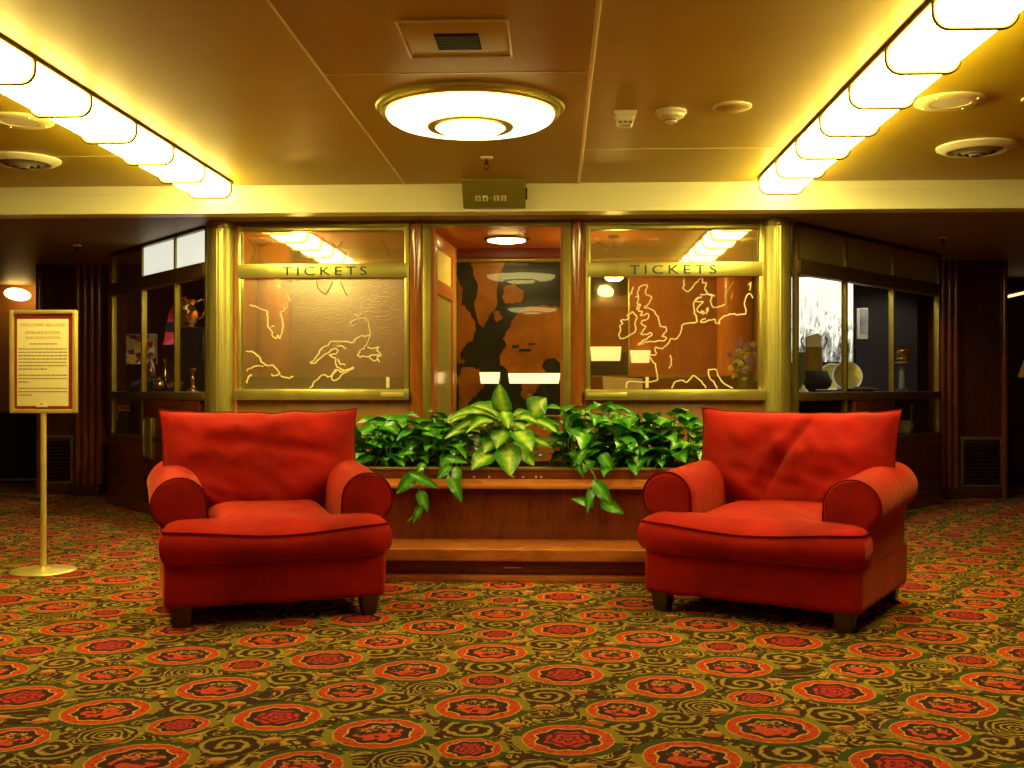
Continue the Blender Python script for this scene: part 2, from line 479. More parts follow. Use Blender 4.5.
# ------------------------------------------------------------------ the room
CZ, SZ, BY, TY = 2.505, 2.31, 7.55, 8.0          # ceiling, soffit, beam front, ticket wall
struct('floor', B((-7.5, -3.2, -.05), (7.5, 15, 0)), 'carpet', 'patterned carpet of orange medallions on brown and olive scrolls')
struct('ceiling', B((-7.5, -3.2, CZ), (7.5, BY + .1, CZ + .08)), 'ceiling')
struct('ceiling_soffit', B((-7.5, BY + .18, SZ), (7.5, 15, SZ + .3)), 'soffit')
bm = B((-7.4, BY, SZ), (7.4, BY + .2, CZ + .04))
box(bm, (-7.4, BY - .012, SZ - .004), (7.4, BY + .02, SZ + .016), .004)
box(bm, (-7.4, BY - .006, CZ - .058), (7.4, BY + .02, CZ - .052), .002)
struct('trim_1', bm, 'cream', 'cream beam across the ceiling above the ticket windows')
struct('wall_back', B((-7.5, -3.3, 0), (7.5, -3.2, CZ)), 'rear_wall')
struct('wall_left', B((-7.6, -3.2, 0), (-7.5, 15, CZ)), 'rear_wall')
struct('wall_right', B((7.5, -3.2, 0), (7.6, 15, CZ)), 'rear_wall')
struct('wall_far', B((-7.5, 14.9, 0), (7.5, 15, SZ)), 'dark_wood')
# ceiling seams
sx = .158
bm = B((sx - .010, 0, CZ - .010), (sx + .010, BY, CZ + .002), .004)
struct('trim_2', bm, 'seam', 'raised ceiling seam right of the round lamp')
struct('trim_3', B((-1.064, 0, CZ - .006), (-1.054, BY, CZ + .002), .002), 'seam', 'thin ceiling seam left of the round lamp')
struct('trim_4', B((-1.05, 4.88, CZ - .003), (sx, 4.89, CZ + .002)), 'seam')
struct('trim_5', B((sx, 6.48, CZ - .003), (1.35, 6.49, CZ + .002)), 'seam')
struct('trim_6', B((2.30, 4.2, CZ - .012), (2.32, 5.45, CZ + .002), .004), 'seam', 'short raised ceiling seam beyond the right strip light')
struct('trim_7', B((-3.3, 6.55, CZ - .003), (-2.6, 6.56, CZ + .002)), 'seam')

# ------------------------------------------------------------------ strip lights
def u_profile(x0, x1, top, drop, rad, n=6):
    pts = [(x0, top), (x0, top - drop + rad)]
    for k in range(1, n + 1):
        a = PI + PI / 2 * k / n
        pts.append((x0 + rad + rad * math.cos(a), top - drop + rad + rad * math.sin(a)))
    pts.append((x1 - rad, top - drop))
    for k in range(1, n + 1):
        a = 1.5 * PI + PI / 2 * k / n
        pts.append((x1 - rad + rad * math.cos(a), top - drop + rad + rad * math.sin(a)))
    pts.append((x1, top))
    return pts

def strip_light(x0, x1, label, y_end=7.41, n=7, pitch=.565):
    t = thing('strip_light', ((x0 + x1) / 2, y_end - n * pitch / 2, CZ), label, 'ceiling light')
    prof = u_profile(x0 + .018, x1 - .014, CZ - .004, .096, .050)
    lipp = u_profile(x0 + .024, x1 - .024, CZ, .094, .042)
    bandp = u_profile(x0, x1, CZ, .115, .060)
    for k in range(n):
        y1 = y_end - k * pitch; y0 = y1 - pitch + .012
        obj('glass_shade', prism(NB(), prof, y0, y1 - .012, .012, 2), 'trough', t)
    for k in range(n + 1):
        y = y_end - k * pitch
        bm = NB()
        tube(bm, [(px, y - .006, pz) for px, pz in bandp], .0075, 6)
        bd = obj('metal_band', bm, 'bronze', t)
        lip = NB()
        for yy in (y - .010, y - .002):
            prism_verts = [lip.verts.new((px, yy, pz)) for px, pz in bandp] + [lip.verts.new((px, yy, pz)) for px, pz in lipp]
        lip.verts.ensure_lookup_table(); m_ = len(bandp)
        for s_ in (0, 2 * m_):
            for i in range(m_ - 1): lip.faces.new([lip.verts[s_ + j] for j in (i, i + 1, m_ + i + 1, m_ + i)])
        for i in range(m_ - 1):
            for o_ in (0, m_): lip.faces.new([lip.verts[j] for j in (o_ + i, o_ + i + 1, 2 * m_ + o_ + i + 1, 2 * m_ + o_ + i)])
        bmesh.ops.recalc_face_normals(lip, faces=lip.faces)
        obj('end_lip', lip, 'cream', bd)
    for xa in (x0, x1):
        obj('side_rail', B((xa - .010, y_end - n * pitch - .02, CZ - .018), (xa + .010, y_end + .015, CZ), .003), 'bronze', t)
    return t
strip_light(-2.555, -2.25, 'long row of lit opal glass shades along the ceiling on the left side')
strip_light(1.38, 1.685, 'long row of lit opal glass shades along the ceiling on the right side')

# ------------------------------------------------------------------ round lamp and ceiling fittings
def round_lamp(lx, ly, label, bowl='bowl'):
    t = thing('round_ceiling_lamp', (lx, ly, CZ), label, 'ceiling light')
    obj('brass_rim', lathe(NB(), [(0.312, 0), (0.4732, 0), (0.4805, -0.00888), (0.4732, -0.01924), (0.4555, -0.01924), (0.4493, -0.02516), (0.4576, -0.03404), (0.4472, -0.04292), (0.4285, -0.04292), (0.416, -0.0222), (0.312, -0.0148)], 72, (lx, ly, CZ)), 'brass', t)
    obj('opal_bowl', lathe(NB(), [(0.4243, -0.0222), (0.4285, -0.0444), (0.4181, -0.06512), (0.39, -0.0814), (0.3224, -0.09176), (0.2288, -0.09694), (0, -0.09842)], 72, (lx, ly, CZ)), bowl, t)
    obj('inner_ring', lathe(NB(), [(0.1768, -0.09472), (0.2163, -0.09472), (0.2205, -0.1036), (0.2142, -0.111), (0.1789, -0.111), (0.1747, -0.1036), (0.1768, -0.09472)], 56, (lx, ly, CZ)), 'brass', t)
    obj('centre_bowl', lathe(NB(), [(0.1747, -0.09472), (0.1747, -0.1125), (0.156, -0.1243), (0.104, -0.1317), (0, -0.1339)], 48, (lx, ly, CZ)), bowl, t)
round_lamp(-.435, 5.48, 'large round opal ceiling lamp with stepped brass rim, above the armchairs')
round_lamp(-.425, -.2, 'large round opal ceiling lamp behind the viewer, mirrored in the wall map')


t = thing('access_panel', (-.40, 4.40, CZ), 'square painted ceiling panel with a dark grille in front of the round lamp', 'vent')
bm = B((-.61, 4.17, CZ - .010), (-.20, 4.60, CZ), .003)
obj('panel', bm, 'ceiling', t)
bm = NB(); frame_rect(bm, -.625, -.185, 4.155, 4.615, CZ, CZ + .01, .008)
for v in bm.verts: v.co = Vector((v.co.x, v.co.z, v.co.y - .016))
bmesh.ops.recalc_face_normals(bm, faces=bm.faces)
obj('panel_trim', bm, 'seam', t)
bm = B((-.49, 4.31, CZ - .014), (-.31, 4.51, CZ - .009))
g = obj('grille', bm, 'black_gap', t)
bm = NB()
for k in range(9): box(bm, (-.485, 4.325 + k * .0205, CZ - .018), (-.315, 4.331 + k * .0205, CZ - .013))
obj('grille_slats', bm, 'bronze', g)

def sprinkler(x, y, z, label):
    t = thing('sprinkler_head', (x, y, z), label, 'sprinkler')
    obj('escutcheon', lathe(NB(), [(.012, 0), (.040, 0), (.036, -.008), (.012, -.012)], 24, (x, y, z)), 'plastic', t)
    bm = NB(); lathe(bm, [(.010, -.01), (.010, -.035), (.013, -.04), (.006, -.046), (.004, -.05)], 14, (x, y, z))
    for s in (-1, 1): tube(bm, smooth_path([(x + s * .010, y, z - .036), (x + s * .016, y, z - .055), (x + s * .004, y, z - .074)]), .003, 6)
    obj('frame_body', bm, 'bronze', t)
    obj('deflector', lathe(NB(), [(0, -.074), (.018, -.075), (.018, -.079), (0, -.081)], 16, (x, y, z)), 'bronze', t)
sprinkler(-.43, 6.69, CZ, 'small pendant sprinkler head just in front of the number display')
p = at(77, 232, 9.2); sprinkler(p.x, 9.2, SZ, 'small dark sprinkler head under the left soffit')
p = at(943, 225, 9.0); sprinkler(p.x, 9.0, SZ, 'small dark sprinkler head under the right soffit')

ax, ay = .357, 5.62
t = thing('ceiling_alarm', (ax, ay, CZ), 'boxy cream alarm unit on the ceiling, left of the smoke detector', 'alarm')
obj('base_plate', B((ax - .058, ay - .05, CZ - .022), (ax + .058, ay + .05, CZ), .004), 'plastic', t)
obj('housing', prism(NB(), [(ax - .050, CZ - .02), (ax + .050, CZ - .02), (ax + .042, CZ - .062), (ax + .030, CZ - .074), (ax - .030, CZ - .074), (ax - .042, CZ - .062)], ay - .045, ay + .045, .006), 'plastic', t)
bm = NB()
for k in range(3): box(bm, (ax - .034 + k * .026, ay - .049, CZ - .066), (ax - .018 + k * .026, ay - .043, CZ - .056))
obj('vent_slots', bm, 'grey_plastic', t)
ax, ay = .592, 5.60
t = thing('smoke_detector', (ax, ay, CZ), 'round cream smoke detector with a conical tip on the ceiling', 'smoke detector')
obj('base_ring', lathe(NB(), [(.03, 0), (.080, 0), (.082, -.012), (.074, -.020), (.03, -.02)], 36, (ax, ay, CZ)), 'plastic', t)
obj('chamber', lathe(NB(), [(.070, -.018), (.066, -.034), (.036, -.046), (.030, -.060), (.012, -.068), (0, -.069)], 32, (ax, ay, CZ)), 'plastic', t)
obj('slot_ring', lathe(NB(), [(.034, -.045), (.037, -.049), (.033, -.055), (.028, -.055)], 24, (ax, ay, CZ)), 'grey_plastic', t)
ax, ay = .892, 5.52
t = thing('ceiling_speaker', (ax, ay, CZ), 'flat plain cream disc on the ceiling, right of the smoke detector', 'speaker')
obj('disc_rim', lathe(NB(), [(.06, 0), (.098, 0), (.099, -.008), (.090, -.013), (.06, -.012)], 40, (ax, ay, CZ)), 'plastic', t)
obj('disc_plate', lathe(NB(), [(0, -.011), (.088, -.011), (.080, -.017), (0, -.019)], 40, (ax, ay, CZ)), 'ceiling', t)

def flat_rose(x, y, label):
    t = thing('ceiling_plate', (x, y, CZ), label, 'ceiling plate')
    obj('outer_plate', lathe(NB(), [(.09, 0), (.172, 0), (.172, -.008), (.160, -.014), (.098, -.014), (.09, 0)], 48, (x, y, CZ), cap=False), 'seam', t)
    obj('inner_plate', lathe(NB(), [(0, -.008), (.095, -.008), (.095, -.012), (0, -.012)], 40, (x, y, CZ)), 'plastic', t)
    for k in range(4):
        a = PI / 4 + k * PI / 2
        obj('screw', lathe(NB(), [(.007, -.012), (.006, -.018), (0, -.019)], 10, (x + .14 * math.cos(a), y + .14 * math.sin(a), CZ)), 'brass_bright', t)
flat_rose(1.961, 5.46, 'flat round cream plate beyond the right strip light')
flat_rose(-2.86, 5.65, 'flat round cream plate beyond the left strip light')

def round_vent(x, y, label):
    t = thing('round_air_vent', (x, y, CZ), label, 'vent')
    obj('rim', lathe(NB(), [(.15, 0), (.225, 0), (.225, -.010), (.190, -.030), (.165, -.034), (.15, -.02), (.15, 0)], 48, (x, y, CZ), cap=False), 'cream', t)
    obj('recess', lathe(NB(), [(0, -.008), (.150, -.008), (.150, -.012), (0, -.012)], 40, (x, y, CZ)), 'black_gap', t)
    for r in (.142, .104, .066):
        obj('louvre_ring', lathe(NB(), [(r, -.018), (r - .030, -.040 - (.142 - r) * .25), (r - .042, -.040 - (.142 - r) * .25), (r - .012, -.018), (r, -.018)], 40, (x, y, CZ), cap=False), 'grey_plastic', t)
round_vent(2.486, 6.50, 'round louvred air vent near the cream beam on the right')
round_vent(-3.33, 6.62, 'round louvred air vent near the cream beam on the left')

# number display on the beam
a, b_ = at(462, 178, 7.38), at(525, 178, 7.38)
z0, z1 = 2.327, CZ
t = thing('number_display', ((a.x + b_.x) / 2, BY - .06, z0), 'dark box display with four number tiles on the beam centre', 'display')
prof = [(BY - .012, z0), (BY - .012, z1), (BY - .17, z1), (BY - .16, z1 - .07), (BY - .06, z0)]
obj('housing', prism(NB(), prof, a.x, b_.x, plane='YZ'), mottled('olive brown metal', (.26, .21, .035), (.32, .26, .05), 8, .35, .5), t)
obj('top_plate', B((a.x - .008, BY - .178, z1 - .010), (b_.x + .008, BY - .005, z1), .002), 'brass_dull', t)
cxm = (a.x + b_.x) / 2
tilt = math.atan2(.10, (z1 - .07 - z0))
def on_face(x, h):          # h from 0 bottom to 1 at the fold
    return Vector((x, BY - .06 - .10 * h - .004, z0 + (z1 - .07 - z0) * h))
for i, ch in enumerate(('0', '4', '2', '3')):
    px = cxm + (-.105, -.055, .022, .072)[i] - .005
    c = on_face(px, .50)
    bm = B((-.019, -.003, -.021), (.019, .003, .021), .003)
    bmesh.ops.transform(bm, matrix=Matrix.Translation(c) @ Matrix.Rotation(tilt, 4, 'X'), verts=bm.verts)
    tile = obj('number_tile', bm, 'plastic', t)
    bm = text_bm(ch, .040, (0, -.004, -.014), .002)
    bmesh.ops.transform(bm, matrix=Matrix.Translation(c) @ Matrix.Rotation(tilt, 4, 'X'), verts=bm.verts)
    obj('numeral', bm, 'bronze', tile, smooth=0)
c = on_face(cxm - .022, .50)
bm = B((-.009, -.002, -.003), (.009, .002, .003)); bmesh.ops.translate(bm, verts=bm.verts, vec=c)
obj('dash_mark', bm, 'brass', t)
obj('side_latch', B((b_.x, BY - .05, z0 + .06), (b_.x + .012, BY - .012, z0 + .14), .003), 'bronze', t)
# ------------------------------------------------------------------ ticket front
K = TY / F
def X_(px, Y=TY): return at(px, VY, Y).x
def Z_(py, Y=TY, px=512): return at(px, py, Y).z

def brass_column(px, label):
    x = X_(px)
    t = thing('brass_column', (x, TY, 0), label, 'column', 'fluted brass columns')
    obj('shaft', lathe(NB(), [(.108, .12), (.108, SZ - .05)], 96, (x, TY, 0), flute=26, famp=.030), 'brass', t)
    obj('base_collar', lathe(NB(), [(.118, 0), (.118, .10), (.110, .12), (.10, .12)], 48, (x, TY, 0)), 'brass_dull', t)
    obj('top_collar', lathe(NB(), [(.10, SZ - .06), (.112, SZ - .05), (.112, SZ)], 48, (x, TY, 0)), 'brass_dull', t)
brass_column(222, 'fluted brass column left of the left ticket window')
brass_column(776.5, 'fluted brass column right of the right ticket window')

M['pilaster_wood'] = wood('polished pilaster wood', (.22, .060, .008), (.40, .125, .016), .14, coat=.7)
def half_round(px, label):
    x = X_(px)
    t = thing('wood_pilaster', (x, TY - .01, 0), label, 'pilaster', 'rounded wooden pilasters')
    obj('rounded_shaft', lathe(NB(), [(.052, 0), (.052, SZ)], 32, (x, TY - .01, 0)), 'pilaster_wood', t)
half_round(416.5, 'rounded polished wood pilaster between left ticket window and doorway')
half_round(577, 'rounded polished wood pilaster between doorway and right ticket window')

ZH, ZS = Z_(226), Z_(395.5)
def ticket_window(x0p, x1p, glass, label, coast, faint):
    x0, x1 = X_(x0p), X_(x1p)
    t = thing('ticket_window', ((x0 + x1) / 2, TY, ZS - .08), label, 'ticket window')
    y0, y1 = TY - .035, TY + .05
    zb0, zb1 = Z_(277.5), Z_(263.5)
    w = .034
    bm = NB(); frame_rect(bm, x0, x1, ZS, ZH, y0, y1, w, .006)
    obj('frame', bm, 'brass', t)
    sb = obj('sign_band', B((x0 + .012, y0 - .012, zb0), (x1 - .012, y1 - .02, zb1), .004), 'brass', t)
    tx = X_((325 if x0p < 400 else 673), y0)
    tag(obj('lettering', text_bm('TICKETS', .092, (tx, y0 - .014, zb0 + .018), .004, 1.42, 1.37), 'blue_letter', sb, smooth=0), 'blue wide capital lettering reading TICKETS')
    obj('upper_pane', B((x0 + w - .006, TY + .004, zb1 - .01), (x1 - w + .006, TY + .010, ZH - w + .01)), 'top_glass', t)
    pane = obj('lower_pane', B((x0 + w - .006, TY + .004, ZS + w - .01), (x1 - w + .006, TY + .010, zb0 + .01)), glass, t)
    bm = NB()
    for line in coast:
        pth = smooth_path([at(p, q, TY) for p, q in line], 4)
        for v in pth[1:-1]:
            v.x += .011 * noise.noise(v * 38); v.z += .011 * noise.noise(v * 38 + Vector((7, 3, 1)))
        tube(bm, pth, .0056, 6)
    for (p, q) in ((p, q) for line in faint for p, q in line): pass
    tag(obj('etched_coastline', bm, 'etch', t), 'pale etched coastline on the glass')
    bm = NB()
    for line in faint: tube(bm, smooth_path([at(p, q, TY) for p, q in line], 3), .0030, 5)
    obj('faint_coastline', bm, 'brass_dull', t)
    # projecting sill
    sl = obj('sill', B((x0 - .005, TY - .085, Z_(400)), (x1 + .005, TY + .03, Z_(389.5)), .006), 'brass', t)
    obj('slot_plate', B((x1 - .20 if x0p < 400 else x0 + .01, TY - .092, Z_(396.5)), (x1 - .03 if x0p < 400 else x0 + .30, TY - .084, Z_(392.5)), .002), 'brass_bright', sl)
    px = X_(388 if x0p < 400 else 647)
    obj('glass_pull', B((px - .012, TY - .02, Z_(388)), (px + .012, TY + .004, Z_(377)), .004), 'plastic', t)
    return t

def q3(o, s, pts): return [(o[0] + a / s, o[1] + b / s) for a, b in pts]
L5 = lambda pts: q3((235, 220), 728 / 180, pts)
R5 = lambda pts: q3((585, 220), 748 / 185, pts)
left_coast = [
 L5([(190, 265), (205, 290), (218, 320), (212, 345), (195, 370), (182, 378), (190, 400), (192, 430), (186, 468), (180, 480), (172, 466), (165, 478), (152, 470), (150, 455), (140, 440), (132, 415), (130, 375), (105, 358), (60, 342)]),
 L5([(148, 432), (158, 430)]),
 L5([(45, 530), (75, 535), (98, 555), (115, 585), (150, 588), (165, 600), (180, 622), (160, 630), (150, 622)]),
 L5([(50, 612), (62, 598), (90, 590), (115, 592)]), L5([(48, 660), (52, 635), (66, 625)]), L5([(185, 630), (215, 640), (235, 632)]),
 L5([(465, 422), (475, 408), (500, 402), (520, 395), (538, 412), (545, 440), (545, 465), (515, 470), (490, 478), (478, 494), (440, 492), (390, 492), (375, 508), (350, 520), (330, 555), (305, 578), (325, 578), (350, 555), (375, 538), (400, 522), (418, 530), (400, 542), (380, 545), (405, 560), (410, 590), (430, 605), (455, 610), (480, 595)]),
 L5([(418, 562), (422, 582), (445, 586)]), L5([(412, 512), (432, 510), (450, 522)]),
 L5([(548, 468), (535, 495), (520, 520), (505, 530), (498, 552), (540, 552), (560, 545), (590, 550)]),
 L5([(535, 515), (560, 520), (580, 516), (575, 530), (592, 545), (575, 560), (585, 575)]), L5([(545, 555), (560, 570), (575, 565)]),
 L5([(480, 598), (450, 605), (430, 615), (405, 605), (390, 640), (410, 648), (440, 622), (480, 602)]),
 L5([(302, 680), (325, 655), (350, 630), (385, 632), (410, 608)]), L5([(485, 388), (518, 380)]),
]
left_faint = [
 L5([(330, 240), (335, 275), (365, 300), (385, 270), (395, 248)]), L5([(425, 250), (440, 280), (452, 305)]),
 L5([(50, 75), (70, 100), (75, 140), (60, 168)]), L5([(80, 90), (110, 105), (140, 90)]),
 L5([(370, 105), (385, 125), (395, 142)]), L5([(395, 90), (415, 110), (435, 85)]), L5([(590, 80), (605, 105), (620, 130), (628, 150)]), L5([(350, 165), (370, 150), (395, 160)]),
]
right_coast = [
 R5([(225, 268), (255, 265), (242, 295), (262, 305), (268, 318), (255, 340), (240, 355), (265, 358), (282, 372), (298, 400), (305, 430), (330, 435), (325, 455), (312, 468), (328, 478), (322, 488), (285, 490), (250, 492), (230, 502), (215, 505), (240, 485), (250, 478), (270, 465), (262, 458), (240, 462), (222, 460), (240, 442), (245, 425), (228, 420), (232, 410), (258, 398), (255, 380), (235, 385), (225, 385), (232, 370), (215, 365), (225, 345), (212, 335), (215, 315), (215, 290), (225, 268)]),
 R5([(175, 315), (185, 292)]), R5([(188, 300), (195, 272)]), R5([(205, 312), (212, 305)]), R5([(208, 362), (218, 340)]),
 R5([(178, 378), (195, 375), (208, 392), (202, 410), (205, 432), (198, 458), (178, 468), (150, 480), (135, 465), (145, 442), (140, 425), (155, 415), (148, 405), (175, 400), (172, 385), (178, 378)]),
 R5([(680, 315), (665, 298), (652, 310), (645, 345), (650, 370), (635, 382), (595, 382), (562, 392), (545, 405), (545, 422), (530, 415), (525, 402), (505, 405), (475, 415), (470, 405), (488, 398)]),
 R5([(450, 412), (450, 390), (440, 370), (438, 345), (445, 325), (470, 310), (448, 330), (475, 332), (455, 355), (462, 375), (475, 380), (470, 372), (482, 370), (478, 382)]),
 R5([(450, 412), (420, 418), (395, 428), (385, 460), (370, 480), (345, 482), (338, 500), (310, 520), (285, 515), (285, 545), (258, 545), (268, 565), (285, 590), (292, 620), (288, 650), (240, 655), (175, 655), (165, 680)]),
 R5([(395, 232), (400, 258), (395, 275), (418, 290), (440, 265), (455, 245), (475, 235)]),
 R5([(475, 235), (478, 250), (490, 255), (485, 275), (495, 300), (510, 310), (508, 335), (520, 355), (540, 350), (565, 340)]), R5([(465, 302), (500, 300), (525, 308)]), R5([(488, 365), (500, 355), (490, 380)]),
 R5([(352, 680), (362, 655), (390, 650), (410, 655), (440, 632), (462, 645), (488, 680)]),
 R5([(598, 680), (560, 660), (540, 630), (528, 605), (498, 608), (502, 635), (520, 655), (535, 680)]),
 R5([(660, 265), (672, 255), (665, 285)]), R5([(345, 545), (350, 575), (342, 600)]),
]
right_faint = [R5([(30, 105), (50, 92), (70, 100), (90, 125), (70, 142)]), R5([(570, 340), (565, 310), (580, 280), (600, 250)]), R5([(600, 290), (590, 320)])]
ticket_window(238, 409.5, 'pebble', 'left brass ticket window of pebbled glass etched with coastlines', left_coast, left_faint)
ticket_window(585.5, 763, 'map_glass', 'right brass ticket window of clear glass etched with a map of western Europe', right_coast, right_faint)

# brass head and jamb strips, veneer below the windows
bm = B((X_(238), TY - .03, ZH), (X_(763), TY + .06, SZ), .004)
struct('trim_8', bm, 'brass_dull', 'dull brass head strip above ticket windows and doorway')
bm = NB()
for a, b_ in ((423, 431), (563, 571)): box(bm, (X_(a), TY - .03, 0), (X_(b_), TY + .05, ZH), .006)
struct('trim_9', bm, 'brass_dull', 'dull brass jamb strips at both sides of the doorway')
bm = B((X_(233), TY + .0, 0), (X_(412), TY + .06, Z_(400)), .004)
struct('wall_ticket_left', bm, 'gold_wood', 'golden veneer panel under the left ticket window')
bm = B((X_(583), TY + .0, 0), (X_(768), TY + .06, Z_(400)), .004)
struct('wall_ticket_right', bm, 'gold_wood', 'golden veneer panel under the right ticket window')
bm = NB()
for a, b_ in ((232, 238.5), (409, 412), (582, 586), (762, 766)): box(bm, (X_(a), TY - .02, 0), (X_(b_), TY + .05, ZH))
struct('trim_10', bm, 'orange_wood', 'orange wood edging beside the ticket windows')
bm = B((X_(431), TY + .0, 0), (X_(434), TY + .12, ZH)); box(bm, (X_(560.5), TY, 0), (X_(563), TY + .12, ZH))
struct('trim_11', bm, 'orange_wood', 'orange wood door jambs')

# open door leaf, swung into the booth
h = Vector((X_(434, 8.1) + .01, 8.10, 0)); e = Vector((at(455, VY, 8.98).x, 8.98, 0))
dv = (e - h); L = dv.length; ang = math.atan2(dv.y, dv.x)
Md = Matrix.Translation(h) @ Matrix.Rotation(ang, 4, 'Z')
def dbox(bm, x0, x1, z0, z1, th, bev=.003):
    t = NB(); box(t, (x0, 0, z0), (x1, th, z1), bev); return merge(bm, t, Md)
door = thing('door_1', h, 'orange wood glazed door leaf standing open into the booth', 'door'); door['kind'] = 'structure'
th = .045
bm = NB()
for r in ((0, .10, .02, ZH - .03), (L - .10, L, .02, ZH - .03)): dbox(bm, *r, th)
for r in ((.10, L - .10, ZH - .13, ZH - .03), (.10, L - .10, 1.79, 1.90), (.10, L - .10, .02, .80)): dbox(bm, *r, th)
obj('leaf_frame', bm, 'orange_wood', door)
bm = NB()
t_ = NB(); box(t_, (.10, .018, .80), (L - .10, .026, 1.79)); merge(bm, t_, Md)
obj('lower_pane', bm, thin_glass('door pane', (.75, .75, .45), .1, .7, (.46, .46, .12), gain=.8), door)
bm = NB(); t_ = NB(); box(t_, (.10, .018, 1.90), (L - .10, .026, ZH - .13)); merge(bm, t_, Md)
obj('upper_pane', bm, thin_glass('door top pane', (.85, .8, .5), .1, .8, (.9, .82, .3), gain=.5), door)
bm = NB(); t_ = NB(); box(t_, (L - .012, -.012, .02), (L + .004, th + .006, ZH - .03), .003); merge(bm, t_, Md)
obj('edge_strip', bm, 'brass', door)
for zz in (2.02, 1.2, .3):
    bm = NB(); lathe(bm, [(.012, zz - .075), (.012, zz + .075)], 12, (h.x - .012, h.y - .022, 0))
    lathe(bm, [(0, zz - .09), (.016, zz - .085), (.012, zz - .075)], 12, (h.x - .012, h.y - .022, 0))
    lathe(bm, [(.012, zz + .075), (.016, zz + .085), (0, zz + .09)], 12, (h.x - .012, h.y - .022, 0))
    obj('hinge', bm, 'brass_bright', door)
bm = NB(); t_ = NB(); lathe(t_, [(0, -.06), (.022, -.05), (.026, -.035), (.010, -.02), (.010, 0)], 20)
merge(bm, t_, Md @ Matrix.Translation((L - .05, 0, 1.0)) @ Matrix.Rotation(-PI / 2, 4, 'X') @ Matrix.Scale(-1, 4, (0, 0, 1)))
bmesh.ops.recalc_face_normals(bm, faces=bm.faces)
obj('door_knob', bm, 'brass_bright', door)

M['bright_orange'] = wood('bright orange veneer', (.60, .17, .012), (.74, .24, .02), .3)
# ------------------------------------------------------------------ booth interior
BB = 9.5
bl, br = -2.55, 1.66
struct('ceiling_booth', B((bl, TY + .06, SZ - .012), (br, BB + .1, SZ - .001)), 'orange_ceiling')
struct('wall_booth_back', B((bl, BB, 0), (br, BB + .1, SZ)), 'orange_wood')
struct('wall_booth_left', B((bl - .05, TY + .1, 0), (bl, BB + .1, SZ)), 'orange_wood')
struct('wall_booth_right', B((br, TY + .1, 0), (br + .05, BB + .1, SZ)), 'orange_wood')
struct('trim_12', B((bl, BB - .02, at(507, 258, BB).z), (br, BB + .01, at(507, 248, BB).z), .002), 'maroon', 'maroon band above the wall map')
for px, lab in ((274, 'round orange veneer pillar behind the left ticket window'), (735, 'round orange veneer pillar behind the right ticket window')):
    x = at(px, VY, 9.2).x
    tag(obj('booth_pillar', lathe(NB(), [(.15, 0), (.15, SZ - .012)], 40, (x, 9.2, 0)), 'bright_orange'), lab, 'pillar')
c = at(507, 233, 8.92)
t = thing('booth_ceiling_lamp', (c.x, 8.85, SZ - .012), 'round flush lit lamp on the booth ceiling above the doorway', 'ceiling light')
obj('rim', lathe(NB(), [(.10, 0), (.185, 0), (.182, -.014), (.16, -.018), (.10, -.01)], 40, (c.x, 8.85, SZ - .012)), 'bronze', t)
obj('opal_disc', lathe(NB(), [(.158, -.010), (.155, -.022), (.09, -.034), (0, -.036)], 40, (c.x, 8.85, SZ - .012)), 'booth_lamp', t)

def pendant(px, py, label):
    c = at(px, py, 8.72)
    t = thing('booth_pendant_lamp', (c.x, 8.72, SZ - .012), label, 'ceiling light')
    obj('ceiling_cap', lathe(NB(), [(0, SZ - .012), (.05, SZ - .012), (.045, SZ - .03), (0, SZ - .034)], 24, (c.x, 8.72, 0)), 'bronze', t)
    obj('cord', tube(NB(), [(c.x, 8.72, SZ - .03), (c.x, 8.72, c.z + .10)], .004, 6), 'bronze', t)
    obj('opal_globe', lathe(NB(), [(.02, c.z + .105), (.05, c.z + .095), (.075, c.z + .055), (.070, c.z + .02), (.045, c.z + .003), (0, c.z)], 28, (c.x, 8.72, 0)), 'pendant', t)
pendant(614, 281, 'small lit pendant globe peeping below the right TICKETS band')
pendant(300, 277, 'added lit pendant globe hidden behind the left TICKETS band')  # unseen lamp added to brighten the booth behind the left window

# wall map
mx0, mx1 = at(438, VY, BB).x, at(628, VY, BB).x
mz0, mz1 = at(507, 415, BB).z, at(507, 262, BB).z
t = thing('wall_map', ((mx0 + mx1) / 2, BB, mz0), 'large dark world map with orange continents on the booth back wall', 'wall map')
obj('sea_board', B((mx0, BB - .02, mz0), (mx1, BB - .001, mz1)), 'sea', t)
def land(polys):
    bm = NB()
    for k, pl in enumerate(polys):
        pts = []
        for i in range(len(pl)):
            (p, q), (p2, q2) = pl[i], pl[(i + 1) % len(pl)]
            edge = (p in (438.5, 627.5) and p2 == p) or (q == 262.5 and q2 == q)
            for j in range(4):
                f = j / 4; a, b_ = p + (p2 - p) * f, q + (q2 - q) * f
                if j and not edge:
                    a += 3.2 * noise.noise(Vector((a * .35, b_ * .35, 1))); b_ += 3.2 * noise.noise(Vector((a * .35, b_ * .35, 9)))
                c_ = at(a, b_, BB - .025); pts.append((c_.x, c_.z))
        prism(bm, pts, BB - .027 - k * .0004, BB - .019)
    return bm
G6 = lambda pts: q3((425, 320), 1012 / 145, pts)
G5 = lambda pts: q3((425, 220), 1012 / 145, pts)
